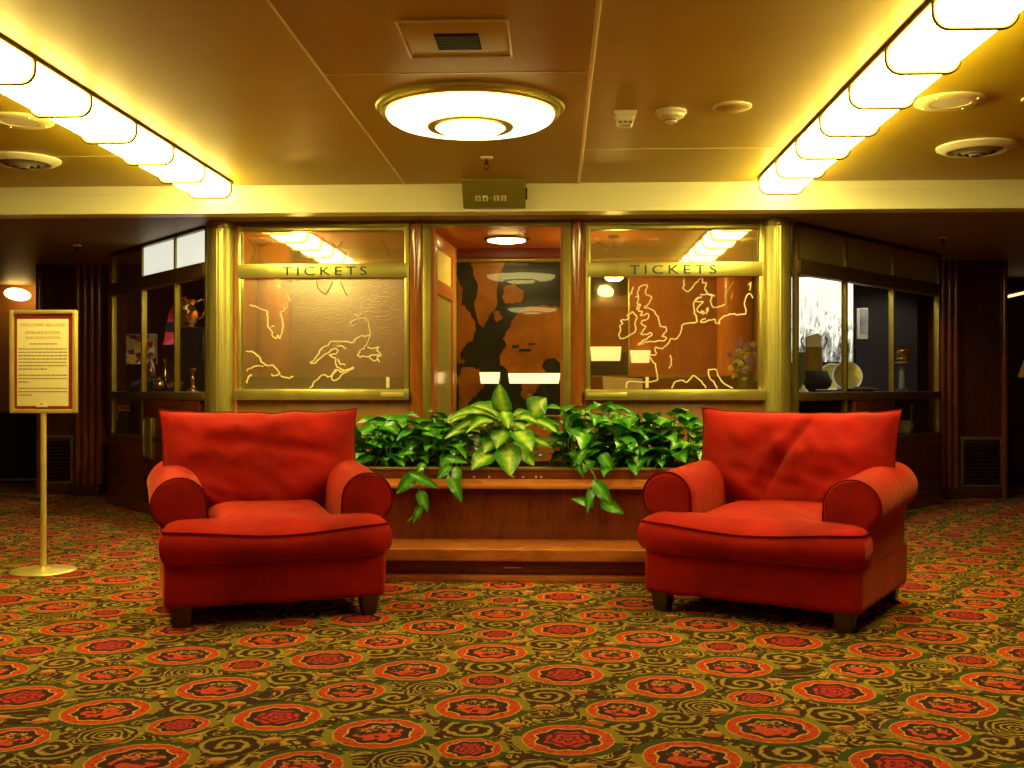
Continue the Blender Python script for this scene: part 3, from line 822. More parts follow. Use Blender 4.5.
lands = [
 [(438.5, 262.5), (451, 262.5), (463, 290), (461, 305), (470, 312), (475, 322), (475, 334), (472, 341), (464, 347), (460, 355), (464, 364), (455, 362), (447, 350), (438.5, 335)],
 [(463, 367), (474, 367), (480, 371), (485, 377), (484, 386), (478, 392), (472, 400), (468, 406), (463, 412), (458, 411), (459, 395), (457, 380)],
 [(470, 262.5), (505, 262.5), (498, 285), (497, 305), (489, 316), (484, 328), (478, 322), (474, 305), (478, 290)],
 [(503, 288), (514, 284), (524, 291), (520, 303), (505, 304)],
 [(511, 322), (518, 312), (530, 306), (545, 305), (558, 308), (575, 300), (627.5, 295), (627.5, 352), (600, 356), (585, 352), (572, 362), (562, 368), (555, 358), (546, 358), (541, 366), (546, 372), (541, 381), (536, 392), (528, 402), (521, 396), (522, 384), (516, 377), (507, 371), (500, 362), (500, 355), (506, 346), (503, 338), (508, 330)],
 [(493, 312), (500, 310), (503, 318), (496, 322)],
]
tag(obj('landmass', land(lands), 'land', t), 'orange continents')
bm = NB()
for r in ((512, 345, 519, 348), (519, 348.5, 531, 351.5), (528, 343, 535, 345)):
    a, b_ = at(r[0], r[3], BB - .03), at(r[2], r[1], BB - .03); box(bm, (a.x, BB - .032, a.z), (b_.x, BB - .028, b_.z), .002)
obj('inland_sea', bm, 'sea', t)
obj('top_rail', lathe(NB(), [(0, mx0 - .05), (.022, mx0 - .05), (.022, mx1 + .05), (0, mx1 + .05)], 20), 'brass_dull', t, local=True)
o = t.children[-1]
for v in o.data.vertices: v.co = Vector((v.co.z - t.location.x, -.035 + v.co.x, v.co.y + mz1 - mz0 + .012))
bm = NB(); frame_rect(bm, mx0 - .015, mx1 + .015, mz0 - .015, mz1 + .01, BB - .03, BB - .002, .016, .002)
obj('map_frame', bm, 'brass', t)
obj('cover_glass', B((mx0, BB - .036, mz0), (mx1, BB - .034, mz1)), thin_glass('map cover glass', (.95, .95, .93), 0.0, gain=.45), t)

# glowing boxes stand in for light reflections in the map and window glass
def warm_glow(a, b_, c, d, Y, label):
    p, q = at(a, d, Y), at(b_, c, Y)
    t = thing('reflection_box', ((p.x + q.x) / 2, Y, p.z), label, 'wall lamp')
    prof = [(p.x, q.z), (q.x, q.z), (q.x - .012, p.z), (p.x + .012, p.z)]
    obj('reflected_glow', prism(NB(), prof, Y - .07, Y - .004, .006), 'warm_glow', t)
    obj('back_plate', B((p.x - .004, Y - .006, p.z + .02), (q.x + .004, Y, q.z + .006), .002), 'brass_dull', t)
warm_glow(480, 500, 372.5, 383.5, BB - .037, 'short glowing stand-in for a reflection low on the map, above the tall plant')
warm_glow(508.5, 560, 373.5, 383.5, BB - .037, 'long glowing stand-in for a reflection low on the map beside the right door jamb')
warm_glow(590, 621, 347, 361, BB - .037, 'glowing stand-in for a reflection at left edge of the right ticket window')
warm_glow(630, 650, 350.5, 363, BB - .002, 'small glowing stand-in for a reflection behind the etched French coast')

# counters behind the windows
for a, b_, lab in ((bl, X_(425), 'dark counter behind the left ticket window'), (X_(575), br, 'dark counter behind the right ticket window')):
    t = thing('ticket_counter', ((a + b_) / 2, 8.6, 0), lab, 'counter')
    obj('counter_body', B((a + .03, TY + .10, 0), (b_ - .02, 8.62, 1.0), .005), 'mahogany', t)
    obj('counter_top', B((a + .03, TY + .07, 1.0), (b_ - .02, 8.64, 1.03), .006), 'mahogany_h', t)
    up = obj('upstand', B((a + .03, 8.58, 1.03), (b_ - .02, 8.62, 1.165), .003), 'mahogany_h', t)
    obj('upstand_edge', B((a + .03, 8.575, 1.162), (b_ - .02, 8.625, 1.170), .002), 'brass_dull', up)

# bouquet on the right counter
rnd = random.Random(4)
vb = Vector((at(745, VY, 8.36).x, 8.36, 1.03))
t = thing('flower_vase', vb, 'vase of purple and white flowers behind the right ticket window', 'vase of flowers')
obj('vase', lathe(NB(), [(0, 0), (.045, 0), (.052, .03), (.060, .12), (.066, .17), (.060, .17), (.05, .05), (0, .03)], 24, vb), mottled('dark olive vase', (.09, .08, .03), (.13, .11, .04), 8, .3), t)
bmS, bmL, bmP, bmW = NB(), NB(), NB(), NB()
for k in range(34):
    a = rnd.uniform(0, 2 * PI); r = rnd.uniform(.02, .125); zz = .31 + rnd.uniform(-.08, .13) - r * .5
    p = vb + Vector((r * math.cos(a) - .01, r * math.sin(a) * .7, zz))
    if k % 2 == 0: tube(bmS, smooth_path([vb + Vector((0, 0, .12)), vb.lerp(p, .6) + Vector((0, 0, .08)), p], 3), .003, 5)
    bmT = bmP if k % 3 != 0 else bmW
    for j in range(6):
        aa = j * PI / 3 + a
        c_ = p + Vector((.013 * math.cos(aa), -.008, .013 * math.sin(aa)))
        s_ = NB(); bmesh.ops.create_icosphere(s_, subdivisions=1, radius=.013)
        merge(bmT, s_, Matrix.Translation(c_) @ Matrix.Rotation(aa, 4, 'Y') @ Matrix.Diagonal((1.1, .45, .8, 1)))
for k in range(40):
    a = rnd.uniform(0, 2 * PI); p = vb + Vector((rnd.uniform(-.09, .09), rnd.uniform(-.08, .03), rnd.uniform(.10, .34)))
    s_ = NB(); bmesh.ops.create_icosphere(s_, subdivisions=1, radius=.026)
    merge(bmL, s_, Matrix.Translation(p) @ Matrix.Rotation(a, 4, 'X') @ Matrix.Rotation(a * 2, 4, 'Z') @ Matrix.Diagonal((1, .25, .6, 1)))
obj('stems', bmS, 'stem', t); obj('foliage', bmL, mottled('bouquet leaf', (.25, .42, .05), (.45, .55, .10), 30, .5), t)
obj('purple_flowers', bmP, 'purple', t); obj('white_flowers', bmW, 'lilac', t)
# leaning paper
p, q = at(604, 391, 8.40), at(640, 377, 8.45)
bm = prism(NB(), [(p.x, 1.031), (q.x + .02, 1.031), (q.x + .02, q.z - .012), (p.x - .01, q.z + .004)], 8.44, 8.443)
tag(obj('paper_notice', bm, 'white'), 'pale sheet of paper standing on the counter behind the right window', 'paper')
# ------------------------------------------------------------------ angled display cases
def on_line(px, N, D):
    r = (px - VX) / F
    s = (r * N[1] - N[0]) / (D[0] - r * D[1])
    return Vector((N[0] + s * D[0], N[1] + s * D[1], 0))
ZR = 1.04
def display_case(N, D, pxs, lit, low_glass, wood_px, wall_x, label):
    nodes = [on_line(p, N, D) for p in pxs]            # near to far
    dirn = (nodes[-1] - nodes[0]).normalized()
    out = Vector((-dirn.y, dirn.x, 0))
    if out.y > 0: out = -out                           # towards the lobby
    t = thing('display_case', (nodes[0] + nodes[-1]) / 2, label, 'display case')
    a, b_ = nodes[0], nodes[-1]
    bm = obox(NB(), a, b_, .09, 0, .62, .006); obox(bm, a + out * .012, b_ + out * .012, .09, 0, .10, .006)
    obj('base_panel', bm, 'mahogany', t)
    obj('header', obox(NB(), a, b_, .09, 2.285, SZ, .004), 'bronze', t)
    obj('transom', obox(NB(), a, b_, .085, 1.925, 2.035, .006), 'case_rail', t)
    obj('rail', obox(NB(), a, b_, .095, ZR - .065, ZR, .006), 'case_rail', t)
    obj('lower_sill', obox(NB(), a, b_, .10, .61, .66, .006), 'case_rail', t)
    for i, nd in enumerate(nodes):
        w = .030
        obj('mullion', obox(NB(), nd - dirn * w / 2, nd + dirn * w / 2, .045, .62, SZ, .005), 'brass_dull', t)
    for i in range(len(nodes) - 1):
        p, q = nodes[i], nodes[i + 1]
        m = 'backlit' if lit[i] else ('opal_top' if lit[i] is False else 'case_glass')
        obj('upper_pane', obox(NB(), p, q, .008, 2.03, 2.29), m, t)
        obj('display_pane', obox(NB(), p, q, .008, ZR - .01, 1.93), 'case_glass', t)
        if low_glass[i]: obj('lower_pane', obox(NB(), p, q, .008, .65, ZR - .05), 'case_glass', t)
    p, q = on_line(wood_px[0], N, D), on_line(wood_px[1], N, D)
    dp = obj('wood_door', obox(NB(), p, q, .10, .08, ZR - .07, .006), 'mahogany', t)
    # shelf and lower floor of the case (plan triangle)
    back = 10.62
    poly = [(a.x, a.y), (b_.x, b_.y), (b_.x, back), (wall_x, back), (wall_x, a.y)]
    sh = [(x - out.x * .06, y - out.y * .06) if i < 2 else (x, y) for i, (x, y) in enumerate(poly)]
    obj('shelf', prism(NB(), sh, ZR - .03, ZR, plane='XY'), 'black', t)
    obj('lower_shelf', prism(NB(), sh, .62, .65, plane='XY'), 'black', t)
    return t, dp, out, dirn
M['case_rail'] = mottled('dark brass rail', (.13, .075, .018), (.18, .105, .025), 9, .35, .4)
M['case_back'] = mottled('plum case lining', (.060, .014, .016), (.085, .020, .022), 4, .7)
NL, DL = (-2.62, 8.12), (-.85, 1.0)
NR, DR = (1.765, 8.12), (.85, 1.0)
tL, dpL, outL, dirL = display_case(NL, DL, (204, 172, 138, 107), (True, True, None), (False, False, True), (143, 200), bl - .05, 'angled glass display case left of the left brass column with lit top panes')
tR, dpR, outR, dirR = display_case(NR, DR, (793, 841, 887, 931), (False, False, False), (True, False, True), (846, 884), br + .05, 'angled glass display case right of the right brass column with a bright photograph inside')
# push plate on the left case door
p, q = on_line(146, NL, DL) + outL * .056, on_line(152.5, NL, DL) + outL * .056
zt, zb = at(150, 418, p.y).z, at(150, 458, p.y).z
hd = obj('push_plate', obox(NB(), p, q, .012, zb, zt, .003), 'brass_dull', dpL)
pm = p + outL * .012
bm = NB(); tube(bm, [(p.x, p.y, zb + .02), (pm.x, pm.y, zb + .03), (pm.x, pm.y, zt - .03), (p.x, p.y, zt - .02)], .007, 10)
obj('pull_bar', bm, 'brass_dull', hd)

struct('wall_case_left', B((-4.28, 10.62, 0), (bl, 10.68, SZ)), 'case_back', 'plum lining behind the left display case')
struct('wall_case_right', B((br, 10.62, 0), (3.50, 10.68, SZ)), 'black', 'dark lining behind the right display case')

# ---- left case contents
def on_shelf(px, Y, z=None): v = at(px, VY, Y); v.z = ZR if z is None else z; return v
p = on_shelf(192, 9.35)
t = thing('display_plinth', p, 'tall black cloth plinth under the brass jug in the left case', 'plinth')
zt = at(190, 328, 9.35).z
obj('plinth_body', B((p.x - .105, p.y - .10, ZR), (p.x + .125, p.y + .10, zt - .012), .012), 'black', t)
obj('plinth_top', B((p.x - .112, p.y - .107, zt - .012), (p.x + .132, p.y + .107, zt), .004), 'black', t)
t = thing('brass_jug', (p.x - .03, p.y, zt), 'round brass jug on the black plinth in the left case', 'jug')
obj('jug_body', lathe(NB(), [(0, 0), (.055, 0), (.060, .012), (.048, .022), (.085, .07), (.098, .12), (.088, .165), (.066, .195), (.066, .215), (.086, .245), (.080, .245), (.060, .215), (.05, .19), (0, .03)], 36, (p.x - .03, p.y, zt)), 'brass_shine', t)
bm = NB(); tube(bm, smooth_path([(p.x + .04, p.y, zt + .225), (p.x + .10, p.y, zt + .245), (p.x + .128, p.y, zt + .19), (p.x + .10, p.y, zt + .11), (p.x + .060, p.y, zt + .08)], 5), .010, 8)
obj('jug_handle', bm, 'brass_shine', t)

def candlestick(px, Y, h, r, label, mat='brass_shine', z=None):
    p = on_shelf(px, Y, z)
    t = thing('candlestick', p, label, 'candlestick')
    obj('foot', lathe(NB(), [(0, 0), (r, 0), (r, .012), (r * .7, .024), (r * .3, .05), (.01, .06)], 28, p), mat, t)
    obj('stem', lathe(NB(), [(.012, .05), (.018, .07), (.010, h * .4), (.022, h * .5), (.010, h * .62), (.014, h * .8), (.024, h * .9)], 24, p), mat, t)
    obj('socket', lathe(NB(), [(.012, h * .86), (.034, h * .92), (.034, h), (.022, h), (.02, h * .94), (0, h * .93)], 24, p), mat, t)
candlestick(192.5, 9.05, .20, .050, 'brass candlestick standing in front of the black plinth')

def board(name, label, cat, quad, Y, mat, edge='white', z_lo=None, lean=.05):
    (px0, py0), (px1, py1) = quad
    a, b_ = at(px0, py1, Y), at(px1, py0, Y)
    t = thing(name, ((a.x + b_.x) / 2, Y, a.z), label, cat)
    obj('backing', B((a.x, Y, a.z), (b_.x, Y + .012, b_.z), .002), edge, t)
    obj('print', B((a.x + .008, Y - .002, a.z + .008), (b_.x - .008, Y + .001, b_.z - .008)), mat, t)
    return t, a, b_
def patch_mat(name, cols, scale, rough=.5):
    m, nt, b = new_mat(name)
    v = coords(nt)
    vo = nt.nodes.new('ShaderNodeTexVoronoi'); vo.inputs['Scale'].default_value = scale; link(nt, v, vo.inputs['Vector'])
    sp = nt.nodes.new('ShaderNodeSeparateColor'); link(nt, vo.outputs['Color'], sp.inputs[0])
    n = len(cols)
    r = ramp(nt, sp.outputs[0], [(i / n, c) for i, c in enumerate(cols)])
    r.color_ramp.interpolation = 'CONSTANT'
    link(nt, r.outputs['Color'], b.inputs['Base Color']); b.inputs['Roughness'].default_value = rough
    return m
t, a, b_ = board('fruit_poster', 'square poster of colourful fruit at the back of the left case', 'poster', ((126, 334), (157, 364)), 10.15,
      patch_mat('fruit print', [(.62, .45, .22), (.30, .02, .02), (.70, .55, .10), (.10, .03, .10), (.65, .60, .40), (.50, .08, .03)], 16))
bm = NB()
for xx in (a.x + .05, b_.x - .05): tube(bm, [(xx, 10.165, b_.z - .06), (xx, 10.20, ZR)], .008, 6)
obj('easel_leg', bm, 'bronze', t)
Yp = 10.0
m = [(186, 296), (176.5, 299), (169, 312), (163, 345), (178, 344), (186.5, 326)]
pts = [(at(x, y, Yp).x, at(x, y, Yp).z) for x, y in m]
t = thing('pink_banner', (sum(p[0] for p in pts) / 6, Yp, min(p[1] for p in pts)), 'slanted pink and red printed banner behind the brass jug', 'banner')
obj('cloth', prism(NB(), pts, Yp, Yp + .01), patch_mat('pink print', [(.75, .10, .16), (.60, .05, .08), (.75, .10, .16), (.80, .45, .45)], 7), t)
bm = NB(); a = at(164, 332, Yp - .004); b_ = at(186, 322, Yp - .004)
box(bm, (a.x + .01, Yp - .004, a.z), (b_.x - .02, Yp, b_.z), 0); obj('dark_band', bm, 'black', t)
bm = NB(); xx = at(174, VY, 10.03).x; tube(bm, [(xx, 10.03, ZR), (xx, 10.03, at(174, 320, 10).z)], .010, 8); obj('stand_rod', bm, 'bronze', t)

def lathe_thing(name, label, cat, px, Y, prof, mat, part='body', z=None, extra=None, group=None):
    p = on_shelf(px, Y, z)
    t = thing(name, p, label, cat, group)
    obj(part, lathe(NB(), prof, 32, p), mat, t)
    if extra:
        for nm, pf, mm in extra: obj(nm, lathe(NB(), pf, 28, p), mm, t)
    return t
lathe_thing('silver_bud_vase', 'slender silver bud vase left of the black plinth', 'vase', 165.5, 9.45, [(0, 0), (.040, 0), (.046, .02), (.05, .07), (.030, .12), (.014, .18), (.012, .26), (.020, .29), (.014, .29), (0, .27)], 'silver', 'vase_body')
lathe_thing('silver_cream_jug', 'squat silver cream jug standing at foot of the slender vase', 'jug', 160, 9.30, [(0, 0), (.045, 0), (.058, .03), (.060, .07), (.045, .10), (.055, .125), (.048, .125), (.04, .1), (0, .02)], 'silver', 'jug_body')
lathe_thing('brass_bowl', 'small gleaming brass bowl at the front of the left case', 'bowl', 175, 9.0, [(0, 0), (.03, 0), (.033, .012), (.062, .045), (.075, .085), (.068, .085), (.05, .04), (0, .02)], 'brass_shine', 'bowl_body')
p = on_shelf(148, 9.6)
t = thing('draped_cloth', p, 'crumpled black cloth under the fruit poster in the left case', 'cloth')
bm = NB(); bmesh.ops.create_icosphere(bm, subdivisions=4, radius=1)
for v in bm.verts:
    n = noise.noise(v.co * 2.3) * .25
    v.co = Vector((p.x + v.co.x * (.17 + n * .1), p.y + v.co.y * (.10 + n * .05), max(ZR + .001, ZR + .10 * v.co.z * (1 + n) + .02)))
obj('cloth_folds', bm, 'black', t)
lathe_thing('glass_decanter', 'glass decanter standing on the black cloth, left case', 'decanter', 151, 9.62, [(0, 0), (.045, 0), (.055, .05), (.048, .10), (.018, .15), (.016, .20), (.026, .22), (0, .24)], 'silver', 'decanter_body', z=ZR + .12)
lathe_thing('brass_tumbler', 'small brass cup in the low pane of the left case', 'cup', 115, 9.98, [(0, 0), (.030, 0), (.036, .07), (.040, .11), (.034, .11), (.028, .02), (0, .015)], 'brass_shine', 'cup_body', z=.652,
            extra=[('cup_rim', [(.038, .105), (.044, .112), (.038, .118), (.034, .110)], 'silver')])
p = on_shelf(126, 9.78, .652)
t = thing('silver_box', p, 'silver trinket box on a dark stand in the low pane of the left case', 'box')
obj('stand', B((p.x - .05, p.y - .05, .652), (p.x + .05, p.y + .05, .86), .008), 'black', t)
obj('box_body', B((p.x - .055, p.y - .05, .86), (p.x + .055, p.y + .05, .90), .006), 'silver', t)
obj('box_lid', B((p.x - .058, p.y - .053, .90), (p.x + .058, p.y + .053, .925), .010), 'silver', t)

# ---- right case contents
def photo_material():
    m, nt, b = new_mat('backlit photograph')
    v = coords(nt, (1, 1, 1))
    n1 = noise_node(nt, 9, 5, .7, coords(nt, (3.2, 1, .8)), .6)
    t = nt.nodes.new('ShaderNodeTexCoord'); sp = nt.nodes.new('ShaderNodeSeparateXYZ'); link(nt, t.outputs['Generated'], sp.inputs[0])
    a = nt.nodes.new('ShaderNodeMath'); a.operation = 'MULTIPLY_ADD'
    link(nt, sp.outputs[2], a.inputs[0]); a.inputs[1].default_value = .42; link(nt, n1.outputs['Fac'], a.inputs[2])
    r = ramp(nt, a.outputs[0], [(.46, (.02, .02, .02)), (.60, (.25, .25, .22)), (.72, (.80, .82, .72)), (.90, (1, 1, .92))])
    link(nt, r.outputs['Color'], b.inputs['Emission Color']); b.inputs['Emission Strength'].default_value = 1.4
    link(nt, r.outputs['Color'], b.inputs['Base Color'])
    return m
a, b_ = at(786, 362, 10.3), at(853, 277, 10.3)
t = thing('backlit_photograph', ((a.x + b_.x) / 2, 10.3, a.z), 'large bright black and white photograph of tall trees in the right case', 'photograph')
obj('light_box', B((a.x - .01, 10.305, a.z - .01), (b_.x + .01, 10.36, b_.z + .01), .004), 'black', t)
obj('photo_sheet', B((a.x, 10.298, a.z), (b_.x, 10.306, b_.z)), photo_material(), t)
for xx in (a.x + .08, b_.x - .08): obj('support_post', B((xx - .015, 10.31, ZR), (xx + .015, 10.35, a.z), .003), 'black', t)
a, b_ = at(857, 339, 10.45), at(868, 308, 10.45)
t = thing('small_picture', ((a.x + b_.x) / 2, 10.45, a.z), 'narrow ship picture card hanging right of the bright photograph', 'picture')
obj('card', B((a.x, 10.45, a.z), (b_.x, 10.462, b_.z), .002), 'white', t)
obj('sky_print', B((a.x + .03, 10.446, a.z + .05), (b_.x, 10.451, b_.z - .01)), mottled('grey blue print', (.16, .18, .24), (.45, .45, .42), 9, .6), t)
obj('hanging_cord', tube(NB(), [((a.x + b_.x) / 2, 10.462, b_.z), ((a.x + b_.x) / 2, 10.61, b_.z + .3)], .002, 5), 'black', t)

p = on_shelf(814, 9.35)
t = thing('glass_lantern', p, 'tall amber glass lantern with white top on a black bowl stand', 'lantern')
zb = at(814, 371, 9.35).z; zm = at(814, 347, 9.35).z; zt = at(814, 333, 9.35).z
obj('black_stand', lathe(NB(), [(0, 0), (.09, 0), (.14, .05), (.15, .09), (.11, zb - ZR), (0, zb - ZR)], 32, p), 'black', t)
obj('amber_glass', lathe(NB(), [(0, zb - ZR), (.070, zb - ZR), (.070, zm - ZR), (0, zm - ZR)], 28, p), mottled('amber glass', (.28, .20, .05), (.40, .30, .08), 9, .15), t)
obj('white_top', prism(NB(), [(p.x - .065, zm), (p.x + .06, zm), (p.x + .06, zt - .02), (p.x + .02, zt), (p.x - .065, zt - .03)], p.y - .03, p.y + .03, .006), 'white', t)
bm = NB()
for s in (-1, 1): tube(bm, smooth_path([(p.x + s * .075, p.y, zm - .02), (p.x + s * .11, p.y, zm + .05), (p.x + s * .09, p.y, zm + .09)], 4), .007, 6)
obj('side_hook', bm, 'silver', t)
lathe_thing('glass_hurricane', 'narrow green glass hurricane vase beside right brass column', 'vase', 799.5, 9.15, [(0, 0), (.055, 0), (.06, .02), (.03, .05), (.048, .10), (.052, .33), (.046, .33), (.042, .10), (0, .06)], mottled('green glass', (.10, .13, .06), (.22, .24, .12), 9, .12), 'vase_body')
def plate(px, Y, r, label, tilt):
    p = on_shelf(px, Y)
    t = thing('dinner_plate', p, label, 'plate')
    Mt = Matrix.Translation((p.x, p.y, ZR + r * math.cos(tilt) + .004)) @ Matrix.Rotation(PI / 2 - tilt, 4, 'X')
    bm = NB(); lathe(bm, [(0, 0), (r * .6, 0), (r * .72, .012), (r, .022), (r, .027), (r * .72, .018), (r * .6, .006), (0, .006)], 48); bmesh.ops.transform(bm, matrix=Mt, verts=bm.verts)
    pl = obj('plate_disc', bm, 'white', t)
    bm = NB(); lathe(bm, [(r * .84, .0215), (r * .88, .0235), (r * .88, .0255), (r * .84, .0232)], 48); bmesh.ops.transform(bm, matrix=Mt, verts=bm.verts)
    obj('gilt_band', bm, 'brass', pl)
    bm = NB(); tube(bm, [(p.x - .05, p.y - .04, ZR + .004), (p.x - .05, p.y + .09, ZR + .004), (p.x - .05, p.y + .045, ZR + r)], .005, 6)
    tube(bm, [(p.x + .05, p.y - .04, ZR + .004), (p.x + .05, p.y + .09, ZR + .004), (p.x + .05, p.y + .045, ZR + r)], .005, 6)
    obj('wire_stand', bm, 'black', t)
plate(846.5, 9.55, .132, 'white dinner plate upright on a stand, right of the mullion', .22)
plate(832, 9.75, .125, 'white dinner plate upright behind, just left of the mullion', .22)
p = on_shelf(860, 9.38)
t = thing('silver_tray', p, 'low silver tray with small cutlery lying in front of plates', 'tray')
bm = NB(); lathe(bm, [(0, 0), (.12, 0), (.15, .016), (.155, .02), (.145, .018), (.12, .006), (0, .006)], 40)
bmesh.ops.transform(bm, matrix=Matrix.Translation(p) @ Matrix.Diagonal((1, .55, 1.4, 1)), verts=bm.verts)
obj('tray_dish', bm, 'silver', t)
for k in range(4):
    x = p.x - .08 + k * .05
    tag(obj('spoon', tube(NB(), smooth_path([(x, p.y - .06, ZR + .034), (x + .03, p.y, ZR + .036), (x + .07, p.y + .05, ZR + .036)], 4), .006, 6, r_end=.010), 'silver'),
        'small silver spoon lying on the low silver tray', 'spoon', 'spoons on the silver tray')
lathe_thing('bread_plate', 'small white saucer lying flat at front of the right case', 'plate', 826, 9.0, [(0, 0), (.05, 0), (.085, .016), (.082, .020), (.05, .006), (0, .006)], 'white', 'saucer_disc')
lathe_thing('small_bell', 'tiny white bell at the foot of the amber lantern', 'bell', 803, 8.85, [(0, .004), (.045, 0), (.040, .012), (.018, .03), (.012, .055), (0, .06)], 'white', 'bell_cup')
p = on_shelf(902, 10.12)
zt = at(902, 363, 10.12).z
t = thing('bowl_stand', p, 'tall black stand carrying the brass bowl in the right case', 'stand')
obj('stand_foot', lathe(NB(), [(0, 0), (.10, 0), (.09, .02), (.03, .03), (0, .03)], 28, p), 'black', t)
obj('stand_column', lathe(NB(), [(.030, .02), (.026, zt - ZR - .03), (.09, zt - ZR), (0, zt - ZR)], 28, p), 'grey_plastic', t)
lathe_thing('brass_punch_bowl', 'wide gleaming brass bowl on the tall black stand', 'bowl', 902, 10.12, [(0, 0), (.07, 0), (.075, .015), (.05, .03), (.09, .06), (.105, .095), (.098, .125), (.118, .145), (.112, .147), (.09, .12), (.08, .06), (0, .05)], 'brass_shine', 'bowl_body', z=zt)
lathe_thing('silver_dish', 'silver covered dish in the low pane beside the right brass column', 'dish', 803, 8.95, [(0, .15), (.06, .15), (.10, .19), (.115, .20), (.10, .215), (.07, .25), (.02, .268), (.012, .29), (0, .292)], 'silver', 'dish_cover', z=.652, extra=[('dish_foot', [(0, 0), (.07, 0), (.05, .02), (.03, .1), (.07, .15), (0, .15)], 'silver')])
lathe_thing('brass_charger', 'flat brass charger in the low pane behind the silver dish', 'plate', 816, 9.1, [(0, .155), (.09, .155), (.13, .175), (.135, .18), (.12, .178), (.09, .162), (0, .162)], 'brass_shine', 'charger_disc', z=.652, extra=[('charger_foot', [(0, 0), (.06, 0), (.03, .03), (.03, .155), (0, .155)], 'black')])
lathe_thing('silver_egg_cup', 'tiny silver cup gleaming in the far low pane of the right case', 'cup', 911, 10.15, [(0, 0), (.03, 0), (.012, .02), (.010, .20), (.03, .22), (.036, .26), (.03, .26), (0, .22)], 'silver', 'cup_body', z=.652)
lathe_thing('white_pot', 'small white pot low in the far pane of the right case', 'pot', 904, 10.2, [(0, 0), (.06, 0), (.085, .05), (.08, .10), (.06, .12), (.055, .10), (0, .03)], 'white', 'pot_body', z=.652)
# case lamps (small real down lights under the case ceilings)
def case_lamp(x, y, label, power, col):
    t = thing('case_spotlight', (x, y, SZ), label, 'spotlight')
    obj('can', lathe(NB(), [(.02, 0), (.045, 0), (.045, -.03), (.036, -.03), (.034, -.008), (.02, -.006)], 20, (x, y, SZ)), 'bronze', t)
    obj('lens', lathe(NB(), [(.034, -.014), (0, -.014)], 20, (x, y, SZ)), emit('lit spotlight lens', col, 30), t)
    l = bpy.data.lights.new('spot_bulb', 'SPOT'); l.energy = power; l.color = col; l.spot_size = 2.2; l.spot_blend = .6; l.shadow_soft_size = .03
    lo = bpy.data.objects.new('spot_bulb', l); C.objects.link(lo); lo.parent = t; lo.location = (0, 0, -.05)
case_lamp(-3.0, 9.35, 'small spotlight over the brass jug in the left case', 85, (1, .85, .7))
case_lamp(2.5, 9.45, 'small spotlight over the lantern in the right case', 45, (1, .95, .8))
case_lamp(3.15, 10.1, 'small spotlight over the brass bowl in the right case', 25, (1, .9, .7))

# ------------------------------------------------------------------ pilasters, panels and rooms beyond
PY = 10.66
def far_corner(px_ribs, px_panel, edge_px, label, plabel):
    x0, x1 = sorted(at(p, VY, PY).x for p in px_ribs)
    t = thing('fluted_pilaster', ((x0 + x1) / 2, PY, 0), label, 'pilaster')
    n = 4; w = (x1 - x0) / n
    bm = B((x0, PY - .02, 0), (x1, PY + .1, SZ))
    for k in range(n): lathe(bm, [(w * .46, .10), (w * .46, SZ)], 20, (x0 + w * (k + .5), PY - .03, 0))
    obj('fluted_shaft', bm, 'mahogany', t)
    obj('plinth', B((x0 - .01, PY - .12, 0), (x1 + .01, PY, .11), .01), 'dark_wood', t)
    a, b_ = sorted(at(p, VY, PY).x for p in px_panel)
    struct('wall_panel', B((a, PY, 0), (b_, PY + .12, SZ)), 'dark_wood', plabel)
    struct('trim_13', B((a, PY - .02, SZ - .03), (b_, PY + .01, SZ)), 'bronze')
    struct('baseboard_far', B((a, PY - .025, 0), (b_, PY, .12), .006), 'dark_wood')
    v = thing('louvred_grille', ((a + b_) / 2, PY, .15), 'dark louvred air grille low in the ' + ('left' if edge_px < 500 else 'right') + ' wood wall panel', 'grille')
    zt, zb = at(50, 440, PY).z, at(50, 484, PY).z
    bm = NB(); frame_rect(bm, a + .03, b_ - .03, zb, zt + .05, PY - .022, PY, .03)
    obj('grille_frame', bm, 'case_rail', v)
    bm = NB(); nn = 12
    for k in range(nn):
        z = zb + .035 + (zt - zb - .02) * k / nn
        t_ = NB(); box(t_, (a + .05, -.012, -.003), (b_ - .05, .012, .003)); merge(bm, t_, Matrix.Translation((0, PY - .012, z)) @ Matrix.Rotation(.6, 4, 'X'))
    obj('louvres', bm, 'bronze', v)
    x = at(edge_px, VY, PY).x
    e_ = thing('corner_moulding', (x, PY, 0), 'rounded polished corner moulding at the ' + ('left' if edge_px < 500 else 'right') + ' opening', 'moulding')
    obj('rounded_edge', lathe(NB(), [(.03, 0), (.03, SZ)], 20, (x, PY - .01, 0)), 'mahogany', e_)
far_corner((76, 104), (39, 77), 39.5, 'dark fluted wood pilaster beyond the left display case', 'dark wood wall panel behind the sign stand')
far_corner((932, 958), (957, 1006), 1004, 'dark fluted wood pilaster beyond the right display case', 'dark wood wall panel at the right edge')
struct('wall_room_left', B((-7.4, 12.9, 0), (-4.6, 13.0, SZ)), 'amber_wall', 'amber lit wall of the room beyond the left opening')
struct('wall_room_right', B((4.2, 12.9, 0), (7.4, 13.0, SZ)), 'dark_wood', 'dark wall of the room beyond the right opening')
